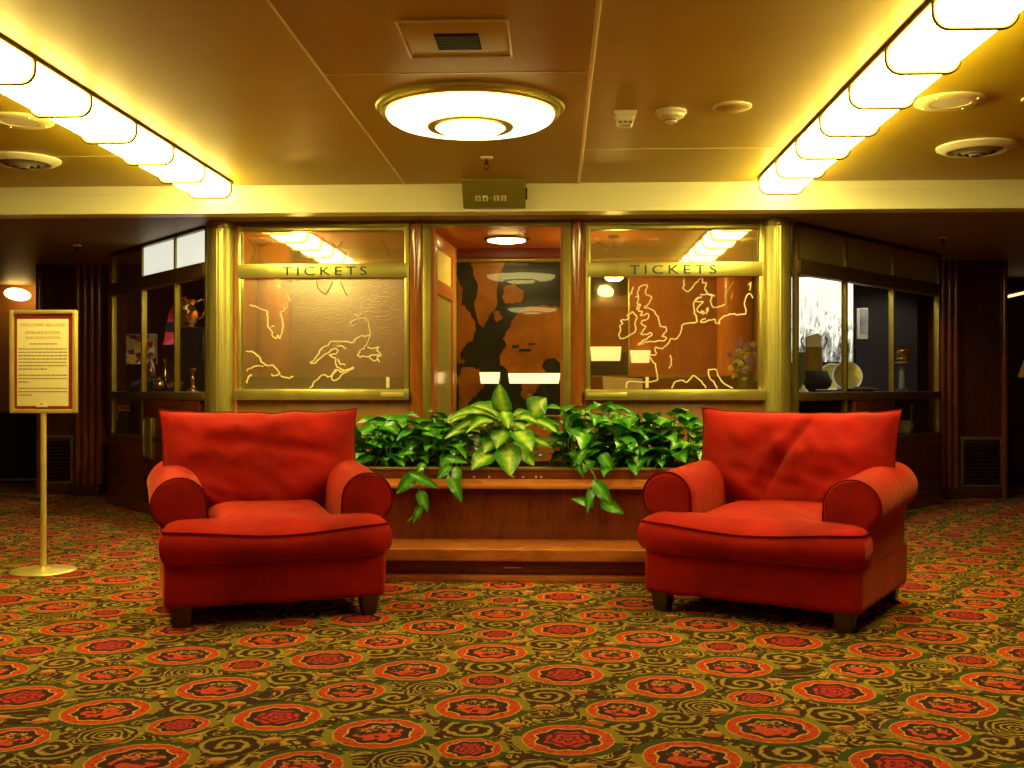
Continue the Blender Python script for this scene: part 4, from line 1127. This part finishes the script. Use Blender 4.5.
# left sconce lamp
c = at(15, 294, 12.6)
t = thing('wall_lamp', (c.x, 12.9, c.z), 'glowing oval wall lamp above and behind the sign', 'wall lamp')
bm = NB(); bmesh.ops.create_uvsphere(bm, u_segments=28, v_segments=16, radius=1)
bmesh.ops.transform(bm, matrix=Matrix.Translation((c.x, 12.66, c.z)) @ Matrix.Rotation(.15, 4, 'Y') @ Matrix.Diagonal((.155, .12, .075, 1)), verts=bm.verts)
obj('oval_shade', bm, 'far_lamp', t)
obj('wall_bracket', B((c.x - .03, 12.74, c.z - .02), (c.x + .03, 12.9, c.z + .02), .006), 'bronze', t)
c2 = at(-6, 297, 12.6)
# dark desk in the left room
a = at(-30, VY, 11.9).x; b_ = at(37, VY, 11.9).x
t = thing('dark_counter', ((a + b_) / 2, 11.9, 0), 'dark counter beyond the left opening behind the sign', 'counter')
zt = at(20, 411, 11.9).z
obj('counter_front', B((a, 11.9, 0), (b_ + .05, 12.4, zt - .04), .01), 'black_gap', t)
obj('counter_top', B((a, 11.86, zt - .04), (b_ + .08, 12.42, zt), .008), 'dark_wood', t)
obj('base_strip', B((a, 11.885, .03), (b_ + .05, 11.90, .05), .002), 'brass_dull', t)
# right room: lampshade at the edge and slim picture light
p0, p1 = at(1019, 377, 12.2), at(1031, 354, 12.2)
t = thing('table_lamp', (p0.x + .17, 12.2, 0), 'lamp with amber cone shade at the right picture edge', 'lamp')
xx = p0.x + .17
zt0 = at(1019, 377, 12.2).z; zt1 = at(1019, 352, 12.2).z
obj('cone_shade', lathe(NB(), [(.17, zt0), (.08, zt1), (.075, zt1), (.165, zt0)], 32, (xx, 12.2, 0)), emit('lit amber shade', (1.0, .42, .03), .09, (.10, .04, .006)), t)
obj('lamp_foot', lathe(NB(), [(0, .62), (.07, .62), (.03, .66), (.02, zt1 - .02), (0, zt1 - .02)], 20, (xx, 12.2, 0)), 'bronze', t)
t = thing('side_cabinet', (xx, 12.3, 0), 'dark cabinet under the amber lamp at the right edge', 'cabinet')
obj('cabinet_body', B((p0.x - .18, 12.0, .06), (p0.x + .8, 12.6, .59), .01), 'dark_wood', t)
obj('cabinet_top', B((p0.x - .20, 11.98, .59), (p0.x + .82, 12.62, .62), .006), 'dark_wood', t)
obj('cabinet_plinth', B((p0.x - .15, 12.04, 0), (p0.x + .77, 12.56, .06)), 'black_gap', t)
a, b_ = at(1006, 297, 12.3), at(1032, 291, 12.3)
t = thing('picture_light', (a.x, 12.3, a.z), 'slim lit tube light through the right opening', 'wall lamp')
obj('lit_tube', tube(NB(), [(a.x, 12.3, a.z), (b_.x, 12.3, b_.z)], .016, 10), 'warm_glow', t)
obj('reflector', tube(NB(), [(a.x - .02, 12.33, a.z + .03), (b_.x, 12.33, b_.z + .03)], .030, 10), 'bronze', t)
obj('wall_arm', B((b_.x - .1, 12.33, b_.z), (b_.x - .06, 12.9, b_.z + .04), .004), 'bronze', t)
# ------------------------------------------------------------------ sign stand
gx, gy = fl(43.5, 571.5); gx = float(gx)
t = thing('sign_stand', (gx, gy, 0), 'brass floor sign stand with a cream embarkation notice, left foreground', 'sign')
obj('base_disc', lathe(NB(), [(0, 0), (.182, 0), (.185, .006), (.178, .012), (.05, .018), (.030, .030), (0, .032)], 56, (gx, gy, 0)), 'brass_bright', t)
a, b_ = at(11, 413, gy), at(77.5, 310, gy)
obj('pole', lathe(NB(), [(.0165, .02), (.0165, a.z + .02)], 24, (gx, gy, 0)), 'brass_bright', t)
bm = NB(); frame_rect(bm, a.x, b_.x, a.z, b_.z, gy - .022, gy + .012, .023, .006)
fr = obj('sign_frame', bm, 'brass_bright', t)
obj('mount', B((a.x + .026, gy - .008, a.z + .026), (b_.x - .026, gy + .008, b_.z - .026)), 'red_mat', t)
s0, s1 = at(18, 406, gy), at(69.5, 319, gy)
sh = obj('notice_sheet', B((s0.x, gy - .0125, s0.z), (s1.x, gy - .009, s1.z), .003), 'paper', t)
yy = gy - .0135
mid = (s0.x + s1.x) / 2
for s, pz, sz, w in (('WELCOME ABOARD', 326.5, .026, 1.12), ('EMBARKATION', 334.0, .024, 1.25), ('INFORMATION', 339.2, .024, 1.25)):
    obj('heading', text_bm(s, sz, (mid, yy, at(40, pz, gy).z), .001, w, 1.0), 'gold_ink', sh, smooth=0)
rnd = random.Random(11)
paras = [[(344.0, .25, .78)], [(349.0 + i * 3.35, .03, .97 if i < 6 else .58) for i in range(7)], [(375.2 + i * 3.4, .03, .97 if i < 2 else .22) for i in range(3)], [(388.4 + i * 3.3, .03, .97 if i < 2 else .28) for i in range(3)]]
Wd = s1.x - s0.x
for rows in paras:
    bm = NB()
    for pz, f0, f1 in rows:
        z = at(40, pz, gy).z; x = s0.x + Wd * f0
        while x < s0.x + Wd * f1:
            w = rnd.uniform(.008, .026)
            xe = min(x + w, s0.x + Wd * f1)
            box(bm, (x, yy, z - .0032), (xe, yy + .001, z + .0032)); x = xe + .004
    obj('small_print', bm, 'ink', sh, smooth=0)
c = at(43, 406, gy)
obj('paper_tab', B((c.x - .034, gy - .014, c.z - .006), (c.x + .034, gy - .0125, c.z + .016), .003), 'paper', sh)
bm = B((c.x - .010, gy - .0155, c.z + .008), (c.x + .006, gy - .014, c.z + .014), .001); obj('crest_mark', bm, 'ink', sh)

# ------------------------------------------------------------------ planter
PF = 6.34                                             # box face
px0, px1 = at(343, VY, 6.3).x, at(700, VY, 6.3).x
Zr = at(510, 467, 6.36).z
t = thing('planter_box', ((px0 + px1) / 2, PF + .3, 0), 'long low mahogany planter box between the two red armchairs', 'planter')
obj('base_strip', B((px0, 5.975, 0), (px1, PF + .6, .035), .006), 'ledge_wood', t)
obj('kick_board', B((px0 + .01, 6.02, .035), (px1 - .01, PF + .6, .118), .003), 'mahogany_h', t)
zl0, zl1 = .115, at(510, 549, 5.96).z
obj('ledge', B((px0 - .01, 5.955, zl0), (px1 + .01, PF + .02, zl1), .010, 3), 'ledge_wood', t)
obj('front_panel', B((px0 + .01, PF, zl1 - .01), (px1 - .01, PF + .03, Zr - .03), .004), 'mahogany', t)
zm0, zm1 = at(510, 488.5, 6.30).z, at(510, 480, 6.32).z
obj('moulding', prism(NB(), [(PF - .05, zm0), (PF - .05, zm0 + .015), (PF - .012, zm1 + .005), (PF + .01, zm1 + .005), (PF + .01, zm0)], px0, px1, .004, plane='YZ'), 'ledge_wood', t)
fb = obj('fascia', B((px0 + .005, PF - .012, zm1), (px1 - .005, PF + .02, Zr - .012), .003), 'mahogany_h', t)
obj('rim', B((px0, PF - .02, Zr - .018), (px1, PF + .045, Zr), .006), 'brass_dull', t)
bm = NB()
for xa in (px0 + .01, px1 - .04): box(bm, (xa, PF + .03, .1), (xa + .03, PF + .6, Zr - .01), .004)
box(bm, (px0 + .01, PF + .57, .1), (px1 - .01, PF + .60, Zr - .01), .004)
obj('side_panel', bm, 'mahogany', t)
bm = NB(); frame_rect(bm, px0, px1, PF + .03, PF + .62, 0, .02, .04)
for v in bm.verts: v.co = Vector((v.co.x, v.co.z, Zr - .018 + v.co.y * .9))
bmesh.ops.recalc_face_normals(bm, faces=bm.faces)
obj('top_edging', bm, 'mahogany_h', t)
bm = B((px0 + .03, PF + .03, Zr - .12), (px1 - .03, PF + .58, Zr - .06)); bmesh.ops.subdivide_edges(bm, edges=bm.edges, cuts=14, use_grid_fill=True)
for v in bm.verts:
    if v.co.z > Zr - .07: v.co.z += noise.noise(v.co * 9) * .015
obj('soil', bm, 'soil', t)
for pxx in (474, 489, 513, 523, 536, 541):
    c = at(pxx, 477, PF - .014)
    obj('brass_stud', lathe(NB(), [(0, 0), (.007, 0), (.006, .003), (0, .005)], 12), 'brass_bright', fb, local=True)
    o = fb.children[-1]
    for v in o.data.vertices: v.co = Vector((v.co.x + c.x - t.location.x, -v.co.z + PF - .012 - t.location.y, v.co.y + c.z))
a, b_ = at(482, 574.5, 6.02), at(553, 563.5, 6.02)
dr = obj('drawer_front', B((a.x, 6.008, .045), (b_.x, 6.022, .108), .003), 'mahogany_h', t)
c = at(513, 567.5, 6.0)
obj('drawer_pull', tube(NB(), [(c.x - .05, 6.01, c.z), (c.x - .05, 5.995, c.z), (c.x + .05, 5.995, c.z), (c.x + .05, 6.01, c.z)], .004, 8), 'brass', dr)

# ------------------------------------------------------------------ leaves
def leaf(bm, base, tip, width, lift=.25, kind='heart', up=None, fold=.25, nl=9, nw=6, curl=.0):
    """one leaf blade from base to tip, arched, with a folded midrib; u across and v along go to the UV map"""
    uvl = bm.loops.layers.uv.verify()
    base, tip = Vector(base), Vector(tip)
    d = tip - base; L = d.length
    up = Vector(up) if up is not None else Vector((0, 0, 1))
    side = d.cross(up)
    if side.length < 1e-4: side = d.cross(Vector((0, -1, 0)))
    side.normalize(); nrm = side.cross(d).normalized()
    rows = []
    for i in range(nl + 1):
        s = i / nl
        c = base + d * s + nrm * (lift * L * math.sin(PI * min(1, s * .95))) - nrm * curl * L * s * s
        if kind == 'heart': w = math.sin(PI * min(1, s ** .62)) ** .75 * (1 - .12 * s)
        else: w = math.sin(PI * s ** .85) ** .85
        if i == 0: w = .10
        if i == nl: w = .0
        row = []
        for j in range(nw + 1):
            u = j / nw * 2 - 1
            back = -.10 * L * (abs(u) ** 1.5) if (kind == 'heart' and s < .35) else 0
            wave = .03 * width * math.sin(s * 11 + u * 2)
            row.append(bm.verts.new(c + side * (u * w * width / 2) + nrm * (abs(u) * w * fold * width * .5 + wave * abs(u)) + d.normalized() * back * (1 - s / .35 if s < .35 else 0)))
        rows.append(row)
    for i in range(nl):
        for j in range(nw):
            f = bm.faces.new((rows[i][j], rows[i][j + 1], rows[i + 1][j + 1], rows[i + 1][j]))
            for lp, (uu, vv) in zip(f.loops, ((j, i), (j + 1, i), (j + 1, i + 1), (j, i + 1))):
                lp[uvl].uv = (uu / nw, vv / nl)
    return bm

def pothos(cx0, cx1, seed, n, label, vines=(), hmax=.34):
    rnd = random.Random(seed)
    xm = (cx0 + cx1) / 2
    t = thing('pothos_plant', (xm, PF + .28, Zr - .07), label, 'plant', 'pothos plants in the planter')
    lf, st = NB(), NB()
    for k in range(n):
        bx = rnd.uniform(cx0, cx1); by = PF + rnd.uniform(.08, .50)
        h = rnd.uniform(.03, hmax) * (.75 + .25 * math.sin(PI * (bx - cx0) / (cx1 - cx0)))
        if by < PF + .18: h *= .65
        a = rnd.uniform(0, 2 * PI)
        if rnd.random() < .55: a = rnd.uniform(PI * 1.1, PI * 1.9)        # towards the lobby
        hd = Vector((math.cos(a), math.sin(a), 0))
        b0 = Vector((bx, by, Zr - .07))
        b1 = b0 + hd * rnd.uniform(.02, .07) + Vector((0, 0, .07 + h))
        sz = rnd.uniform(.105, .175)
        dirv = (hd + Vector((0, 0, rnd.uniform(-.75, .35)))).normalized()
        tube(st, smooth_path([b0, b0.lerp(b1, .6) + Vector((0, 0, .02)), b1], 3), .0035, 5)
        leaf(lf, b1, b1 + dirv * sz, sz * rnd.uniform(.62, .78), .16, 'heart', up=(Vector((0, 0, 1)) + hd * .2 + Vector((rnd.uniform(-.4, .4), rnd.uniform(-.5, .1), 0))), fold=rnd.uniform(.1, .4))
    vn = NB(); has = False
    for path, leaves in vines:
        pts = [at(p, q, y) for p, q, y in path]; has = True
        tube(vn, smooth_path(pts, 5), .0040, 6)
        for (p, q, y), (p2, q2), w in leaves:
            leaf(lf, at(p, q, y), at(p2, q2, y - .015), w, .12, 'heart', up=(rnd.uniform(-.25, .25), -1, .25), fold=.22)
    obj('foliage', lf, 'pothos', t, smooth=80)
    obj('stems', st, 'stem', t)
    if has: obj('hanging_vine', vn, 'stem', t)
    return t
FV = 6.27
vl1 = ([(428, 462, 6.42), (424, 468, 6.31), (420, 482, FV), (419, 500, FV), (420, 518, FV + .02)],
       [((416, 474, FV), (396, 494), .085), ((412, 474, FV - .02), (440, 489), .06), ((420, 492, FV), (428, 512), .07), ((421, 505, FV), (413, 523), .05), ((419, 512, FV), (407, 522), .022), ((424, 464, FV + .03), (417, 473), .05)])
vl2 = ([(452, 455, 6.42), (452, 464, 6.31), (452, 478, FV)],
       [((449, 466, FV), (437, 480), .06), ((450, 476, FV - .01), (462, 503), .075), ((456, 468, FV), (458, 487), .06), ((446, 458, FV + .02), (468, 463), .05)])
vr1 = ([(580, 448, 6.42), (585, 462, 6.32), (594, 475, FV), (596, 486, FV), (592, 508, FV)],
       [((595, 482, FV), (612, 506), .085), ((592, 504, FV), (571, 499), .055), ((602, 502, FV), (624, 514), .075), ((592, 488, FV), (587, 514), .05), ((585, 450, FV + .04), (573, 467), .06), ((576, 458, FV + .04), (584, 478), .05), ((602, 455, FV + .04), (613, 470), .08)])
pothos(at(352, VY, 6.6).x, at(400, VY, 6.6).x, 3, 80, 'leafy pothos at the planter end beside the left armchair', hmax=.27)
pothos(at(392, VY, 6.6).x, at(466, VY, 6.6).x, 8, 120, 'leafy pothos trailing two vines over the rim, left of the tall pale plant', (vl1, vl2), hmax=.30)
pothos(at(556, VY, 6.6).x, at(640, VY, 6.6).x, 15, 135, 'leafy pothos trailing one vine over the rim, right of the tall pale plant', (vr1,), hmax=.36)
pothos(at(632, VY, 6.6).x, at(706, VY, 6.6).x, 22, 115, 'leafy pothos at the planter end beside the right armchair', hmax=.31)

# dieffenbachia
dc = at(497, VY, 6.58); dc.z = Zr - .07
t = thing('dieffenbachia_plant', dc, 'tall dieffenbachia with big pale yellow-green leaves in the planter centre', 'plant')
lf, st = NB(), NB()
Q = lambda p, q: (440 + p / 6.984, 375 + q / 6.984)
spec = [  # base px, tip px, base depth, tip depth, width m, lift, up
 ((470, 290), (415, 55), 6.55, 6.50, .125, .10, (-.55, -1, .1)),
 ((640, 290), (745, 160), 6.58, 6.55, .150, .10, (-.5, -1, .3)),
 ((420, 320), (20, 350), 6.55, 6.42, .085, .22, (0, -.5, 1)),
 ((410, 290), (160, 250), 6.60, 6.55, .085, .22, (0, -.7, 1)),
 ((430, 330), (150, 265), 6.62, 6.60, .090, .18, (0, -.6, 1)),
 ((420, 345), (180, 420), 6.50, 6.36, .085, .25, (0, -.6, 1)),
 ((420, 350), (20, 465), 6.56, 6.42, .105, .16, (0, -.7, 1)),
 ((430, 360), (60, 300), 6.64, 6.62, .080, .16, (0, -.6, 1)),
 ((440, 250), (480, 380), 6.52, 6.40, .085, .12, (.2, -1, .4)),
 ((500, 320), (690, 345), 6.55, 6.45, .085, .20, (0, -.7, 1)),
 ((490, 300), (640, 285), 6.62, 6.60, .080, .22, (0, -.5, 1)),
 ((640, 295), (820, 405), 6.58, 6.48, .075, .06, (.2, -.8, .8)),
 ((520, 385), (645, 540), 6.45, 6.30, .120, .12, (.3, -1, .5)),
 ((470, 470), (495, 712), 6.45, 6.29, .145, .10, (0, -1, .35)),
 ((390, 545), (222, 672), 6.44, 6.30, .125, .14, (-.3, -1, .6)),
 ((520, 420), (800, 530), 6.58, 6.45, .070, .10, (.2, -.8, .8)),
 ((560, 560), (660, 640), 6.50, 6.36, .085, .12, (.2, -1, .6)),
 ((400, 460), (10, 500), 6.60, 6.50, .100, .12, (0, -.7, 1)),
 ((700, 470), (880, 500), 6.60, 6.52, .120, .15, (.1, -.8, 1)),
 ((380, 220), (330, 205), 6.66, 6.66, .060, .2, (0, -.6, 1)),
 ((400, 300), (60, 345), 6.58, 6.50, .100, .20, (0, -.8, 1)),
 ((380, 310), (110, 400), 6.54, 6.44, .105, .18, (0, -.8, 1)),
 ((430, 300), (240, 215), 6.64, 6.62, .095, .20, (0, -.8, 1)),
 ((480, 330), (600, 400), 6.52, 6.42, .100, .18, (0, -.8, 1)),
 ((540, 300), (760, 330), 6.62, 6.60, .095, .20, (0, -.8, 1)),
 ((420, 440), (300, 560), 6.50, 6.38, .105, .14, (-.3, -1, .6)),
 ((520, 470), (600, 610), 6.48, 6.36, .105, .14, (.3, -1, .6)),
 ((450, 380), (395, 520), 6.46, 6.36, .100, .12, (-.2, -1, .5)),
]
for b0, t0, yb, yt, w, lift, up in spec:
    pb, pt = at(*Q(*b0), yb), at(*Q(*t0), yt)
    leaf(lf, pb, pt, w * 1.12, lift, 'long', up=up, fold=.18, nl=14, nw=8)
    root = dc + Vector((random.Random(int(b0[0] * 7 + t0[0])).uniform(-.05, .05), 0, 0))
    tube(st, smooth_path([root, root.lerp(pb, .6) + Vector((0, .02, .03)), pb], 4), .0075, 6, r_end=.005)
rd = random.Random(31)
for k in range(22):
    p0 = dc + Vector((rd.uniform(-.10, .12), rd.uniform(-.02, .14), rd.uniform(.10, .26)))
    a = rd.uniform(0, 2 * PI)
    dr_ = Vector((math.cos(a), math.sin(a) * .5 - .15, rd.uniform(-.35, .35)))
    leaf(lf, p0, p0 + dr_ * rd.uniform(.16, .26), rd.uniform(.07, .11), .2, 'long', up=(0, -.6, 1), fold=.18, nl=12, nw=8)
    tube(st, smooth_path([dc, dc.lerp(p0, .6), p0], 3), .006, 6)
obj('foliage', lf, 'dieff', t, smooth=80)
for k in range(3):
    x = dc.x - .04 + k * .04
    tube(st, [(x, dc.y, Zr - .08), (x + (k - 1) * .01, dc.y - .02, Zr + .10), (x + (k - 1) * .02, dc.y, Zr + .24)], .014, 8, r_end=.009)
obj('stems', st, 'stem', t)
# white plant labels
for k, (p, q, pp, qq) in enumerate(((477.5, 452, 481.5, 441.5), (485.5, 447, 489, 440))):
    a, b_ = at(p, q, 6.5), at(pp, qq, 6.5)
    bm = prism(NB(), [(a.x, a.z), (a.x + .020, a.z - .006), (b_.x + .014, b_.z), (b_.x - .004, b_.z + .004)], 6.5, 6.503)
    tube(bm, [(a.x + .01, 6.502, a.z), (a.x + .014, 6.502, Zr - .07)], .002, 5)
    tag(obj('plant_label', bm, 'white'), ('lower left' if k == 0 else 'upper right') + ' of two white plant labels stuck among the pale leaves', 'plant label')

# ------------------------------------------------------------------ armchairs
def arm_profile(s, n=20):
    xi, cx, cz, r = .308, .435, .612, .124
    pts = [(xi + .01, .20), (xi - .002, .45), (cx - r, cz)]
    for k in range(1, n + 1):
        a = PI - (PI + .85) * k / n
        pts.append((cx + r * math.cos(a), cz + r * math.sin(a)))
    pts += [(.502, .46), (.498, .20)]
    return [(s * x, z) for x, z in pts]

def fuzz(bm, amp, freq, seed, axis=None):
    bm.normal_update()
    off = Vector((seed * 3.1, seed * 1.7, seed * .9))
    for v in bm.verts:
        n = noise.noise(v.co * freq + off) + .5 * noise.noise(v.co * freq * 2.3 + off)
        v.co += v.normal * n * amp

def armchair(loc, rz, seed, label, crease):
    t = thing('armchair', (loc[0], loc[1], 0), label, 'armchair', None, rz)
    L = dict(local=True)
    # base
    bm = B((-.504, -.445, .085), (.504, .435, .31), .035, 4); bmesh.ops.subdivide_edges(bm, edges=[e for e in bm.edges if e.calc_length() > .2], cuts=8, use_grid_fill=True)
    fuzz(bm, .006, 4, seed); obj('base', bm, 'velvet', t, smooth=60, **L)
    # back behind the pillow
    bm = B((-.46, .27, .28), (.46, .43, .72), .06, 5); obj('back', bm, 'velvet', t, smooth=60, **L)
    # arms
    for s in (-1, 1):
        prof = arm_profile(s)
        tb = NB(); prism(tb, prof, -.335, .40, .022, 4)
        # slices along the depth for soft waviness
        for yy in (-.25, -.15, -.05, .05, .15, .25):
            g = list(tb.verts) + list(tb.edges) + list(tb.faces)
            bmesh.ops.bisect_plane(tb, geom=g, plane_co=(0, yy, 0), plane_no=(0, 1, 0))
        sl = lambda y, z: max(0, min(1, (z - .30) / .25)) * (-.072 + .045 * (y + .335) / .735)
        for v in tb.verts: v.co.z += sl(v.co.y, v.co.z)
        fuzz(tb, .006, 5, seed + s)
        ar = obj('arm', tb, 'velvet', t, smooth=50, **L)
        loop = [Vector((x, -.331, z + sl(-.331, z))) for x, z in prof[1:-1]]
        obj('piping', tube(NB(), smooth_path(loop, 2), .0042, 6), 'piping', ar, **L)
    # T shaped seat cushion
    tp = [(-.515, -.47), (.515, -.47), (.515, -.345), (.285, -.335), (.285, .22), (-.285, .22), (-.285, -.335), (-.515, -.345)]
    tb = NB()
    nx, ny = 40, 28
    def inside(x, y): return (abs(x) <= .518 and -.475 <= y <= -.340) or (abs(x) <= .288 and -.475 <= y <= .22)
    def dist(x, y):
        if y < -.340: dx = .518 - abs(x)
        else: dx = .288 - abs(x)
        de = min(y + .475, .22 - y, dx)
        return max(0, de)
    xs = [-.518 + 1.036 * i / nx for i in range(nx + 1)]; ys = [-.475 + .695 * j / ny for j in range(ny + 1)]
    vt, vb = {}, {}
    for i, x in enumerate(xs):
        for j, y in enumerate(ys):
            if not inside(x, y): continue
            k = min(1, dist(x, y) / .075)
            puff = math.sqrt(max(0, 1 - (1 - k) ** 2))
            dome = .028 * math.cos(x * PI / 1.25) * (1 - abs(y + .12) * .9)
            nz = noise.noise(Vector((x * 4 + seed, y * 4, 0))) * .010 + noise.noise(Vector((x * 9 + seed, y * 9, 2))) * .004
            # round the plan corners
            rx = x * (1 - .012 * (1 - k)); ry = y
            if abs(x) > .40 and y < -.36:
                q = max(0, (abs(x) - .40) / .118); ry = y + .035 * q * q
            sag = .030 * math.cos(min(1, abs(x) / .5) * PI / 2) ** 2 * max(0, min(1, (-.30 - y) / .175))
            zt = .432 + .034 * (y + .475) / .7 + .026 * puff + (dome + nz) * k - sag
            ztb = .300 - .022 * puff
            bow = -.030 * math.sqrt(max(0, 1 - (x / .53) ** 2)) if j == 0 else 0
            vt[i, j] = tb.verts.new((rx, ry + bow * .6, zt)); vb[i, j] = tb.verts.new((rx, ry + bow * .6, ztb))
    edges_out = []
    for i in range(nx):
        for j in range(ny):
            q = [(i, j), (i + 1, j), (i + 1, j + 1), (i, j + 1)]
            if all(k in vt for k in q):
                tb.faces.new([vt[k] for k in q]); tb.faces.new([vb[k] for k in reversed(q)])
    # close the sides (boundary edges of top joined to bottom) through a bulging middle row
    inv = {v: k for k, v in vt.items()}
    bnd = [e for e in tb.edges if len(e.link_faces) == 1 and e.verts[0] in inv]
    midv = {}
    def mid(k):
        if k not in midv:
            a, b_ = vt[k].co, vb[k].co; m = (a + b_) / 2
            d = Vector((0, 0, 0))
            if k[1] == 0: d.y -= .022
            if (k[0] in (0, nx)): d.x += .016 * (1 if k[0] == nx else -1)
            midv[k] = [tb.verts.new(a.lerp(b_, f) + d * math.sin(PI * f)) for f in (.25, .5, .75)]
        return midv[k]
    for e in bnd:
        k0, k1 = inv[e.verts[0]], inv[e.verts[1]]
        c0 = [vt[k0]] + mid(k0) + [vb[k0]]; c1 = [vt[k1]] + mid(k1) + [vb[k1]]
        for a in range(4): tb.faces.new((c0[a], c0[a + 1], c1[a + 1], c1[a]))
    bmesh.ops.recalc_face_normals(tb, faces=tb.faces)
    pip = [vt[i, 0].co.copy() + Vector((0, -.004, .002)) for i in range(nx + 1) if (i, 0) in vt]
    pip = [vt[0, j].co.copy() + Vector((-.003, 0, .002)) for j in range(4, 0, -1)] + pip + [vt[nx, j].co.copy() + Vector((.003, 0, .002)) for j in range(1, 5)]
    st = obj('seat_cushion', tb, 'velvet', t, smooth=50, **L)
    obj('piping', tube(NB(), pip, .0042, 6), 'piping', st, **L)
    # loose back pillow with pointed ears
    tb = NB(); n, m = 44, 30
    W, Hh, T = .485, .285, .135
    fr, bk = {}, {}
    rim = []
    for i in range(n + 1):
        for j in range(m + 1):
            u, v = 2 * i / n - 1, 2 * j / m - 1
            f = min(1, max(0, (v + .80) / .5)); f = f * f * (3 - 2 * f)
            w = (.325 + (W - .325) * f)
            x = u * w * (1 + .045 * max(0, v) ** 3 * abs(u) ** 3)
            z = v * Hh * (1 + (.055 * abs(u) ** 6 if v > 0 else 0) - (.02 * (1 - u * u) if v > 0 else 0))
            th = T * ((1 - abs(u) ** 3.2) * (1 - abs(v) ** 3.2)) ** .55
            cr = 0.0
            for (ca, cb, cc, amp, wid) in crease:
                dd = (ca * u + cb * v + cc)
                cr += amp * math.exp(-(dd / wid) ** 2) * (1 - v * v) * (1 - u * u)
            nz = (noise.noise(Vector((u * 2.6 + seed, v * 2.2, 0))) * .030 + noise.noise(Vector((u * 6 + seed, v * 3.5 + u * 2, 3))) * .018) * (1 - u ** 4) * (1 - v ** 4)
            edge = .010 * noise.noise(Vector((u * 4 + seed * 2, v * 4, 7)))
            P = lambda dep: Vector((x, -dep, z + edge))
            fr[i, j] = P(th - cr + nz)
            bk[i, j] = P(-th * .45)
    lean = .20
    Mt = Matrix.Translation((0, .225, .455 + Hh * .76)) @ Matrix.Rotation(-lean, 4, 'X')
    VF, VB = {}, {}
    for k in fr:
        VF[k] = tb.verts.new(Mt @ fr[k])
        on_edge = k[0] in (0, n) or k[1] in (0, m)
        VB[k] = VF[k] if on_edge else tb.verts.new(Mt @ bk[k])
    for i in range(n):
        for j in range(m):
            q = [(i, j), (i + 1, j), (i + 1, j + 1), (i, j + 1)]
            tb.faces.new([VF[k] for k in q])
            try: tb.faces.new([VB[k] for k in reversed(q)])
            except ValueError: pass
    bmesh.ops.recalc_face_normals(tb, faces=tb.faces)
    pp = [VF[i, m].co.copy() for i in range(0, n + 1)]
    pp = [VF[0, j].co.copy() for j in range(m // 2, m)] + pp + [VF[n, j].co.copy() for j in range(m - 1, m // 2 - 1, -1)]
    pl = obj('back_pillow', tb, 'velvet', t, smooth=70, **L)
    obj('piping', tube(NB(), pp, .0042, 6), 'piping', pl, **L)
    for x in (-.425, .425):
        for y in (-.395, .385):
            q = NB(); bmesh.ops.create_cube(q, size=1)
            for v in q.verts:
                top = v.co.z > 0
                v.co = Vector((x + v.co.x * (.090 if top else .064), y + v.co.y * (.090 if top else .064), .10 if top else 0))
            bmesh.ops.bevel(q, geom=list(q.edges), offset=.006, segments=2, affect='EDGES')
            obj('leg', q, 'leg', t, **L)
    return t
armchair((-1.437, 5.326), math.radians(22), 1.0, 'red suede armchair left of the planter, beside the sign stand', [(.25, 1, -.35, .020, .12), (1, .1, .05, .018, .12)])
ac = armchair((1.100, 5.390), math.radians(-30), 5.0, 'red suede armchair right of the planter with deep slanting pillow crease', [(1, -.35, .10, .050, .06), (.4, 1, .35, .018, .10)])

ac.scale = (1.03, 1.03, 1.0)
# ------------------------------------------------------------------ camera, world, colour
cam = bpy.data.cameras.new('camera'); co = bpy.data.objects.new('camera', cam); C.objects.link(co)
cam.sensor_width = 36; cam.lens = F * 36 / 1024; cam.shift_y = 3 / 1024; cam.clip_start = .05
co.location = (0, 0, H); co.rotation_euler = (PI / 2, 0, TH)
bpy.context.scene.camera = co
w = bpy.data.worlds.new('world'); bpy.context.scene.world = w; w.use_nodes = True
w.node_tree.nodes['Background'].inputs[0].default_value = (.03, .02, .01, 1); w.node_tree.nodes['Background'].inputs[1].default_value = .2
vs = bpy.context.scene.view_settings
vs.view_transform = 'Standard'; vs.look = 'None'; vs.gamma = 1.0; vs.use_curve_mapping = False
vs.exposure = 0.1
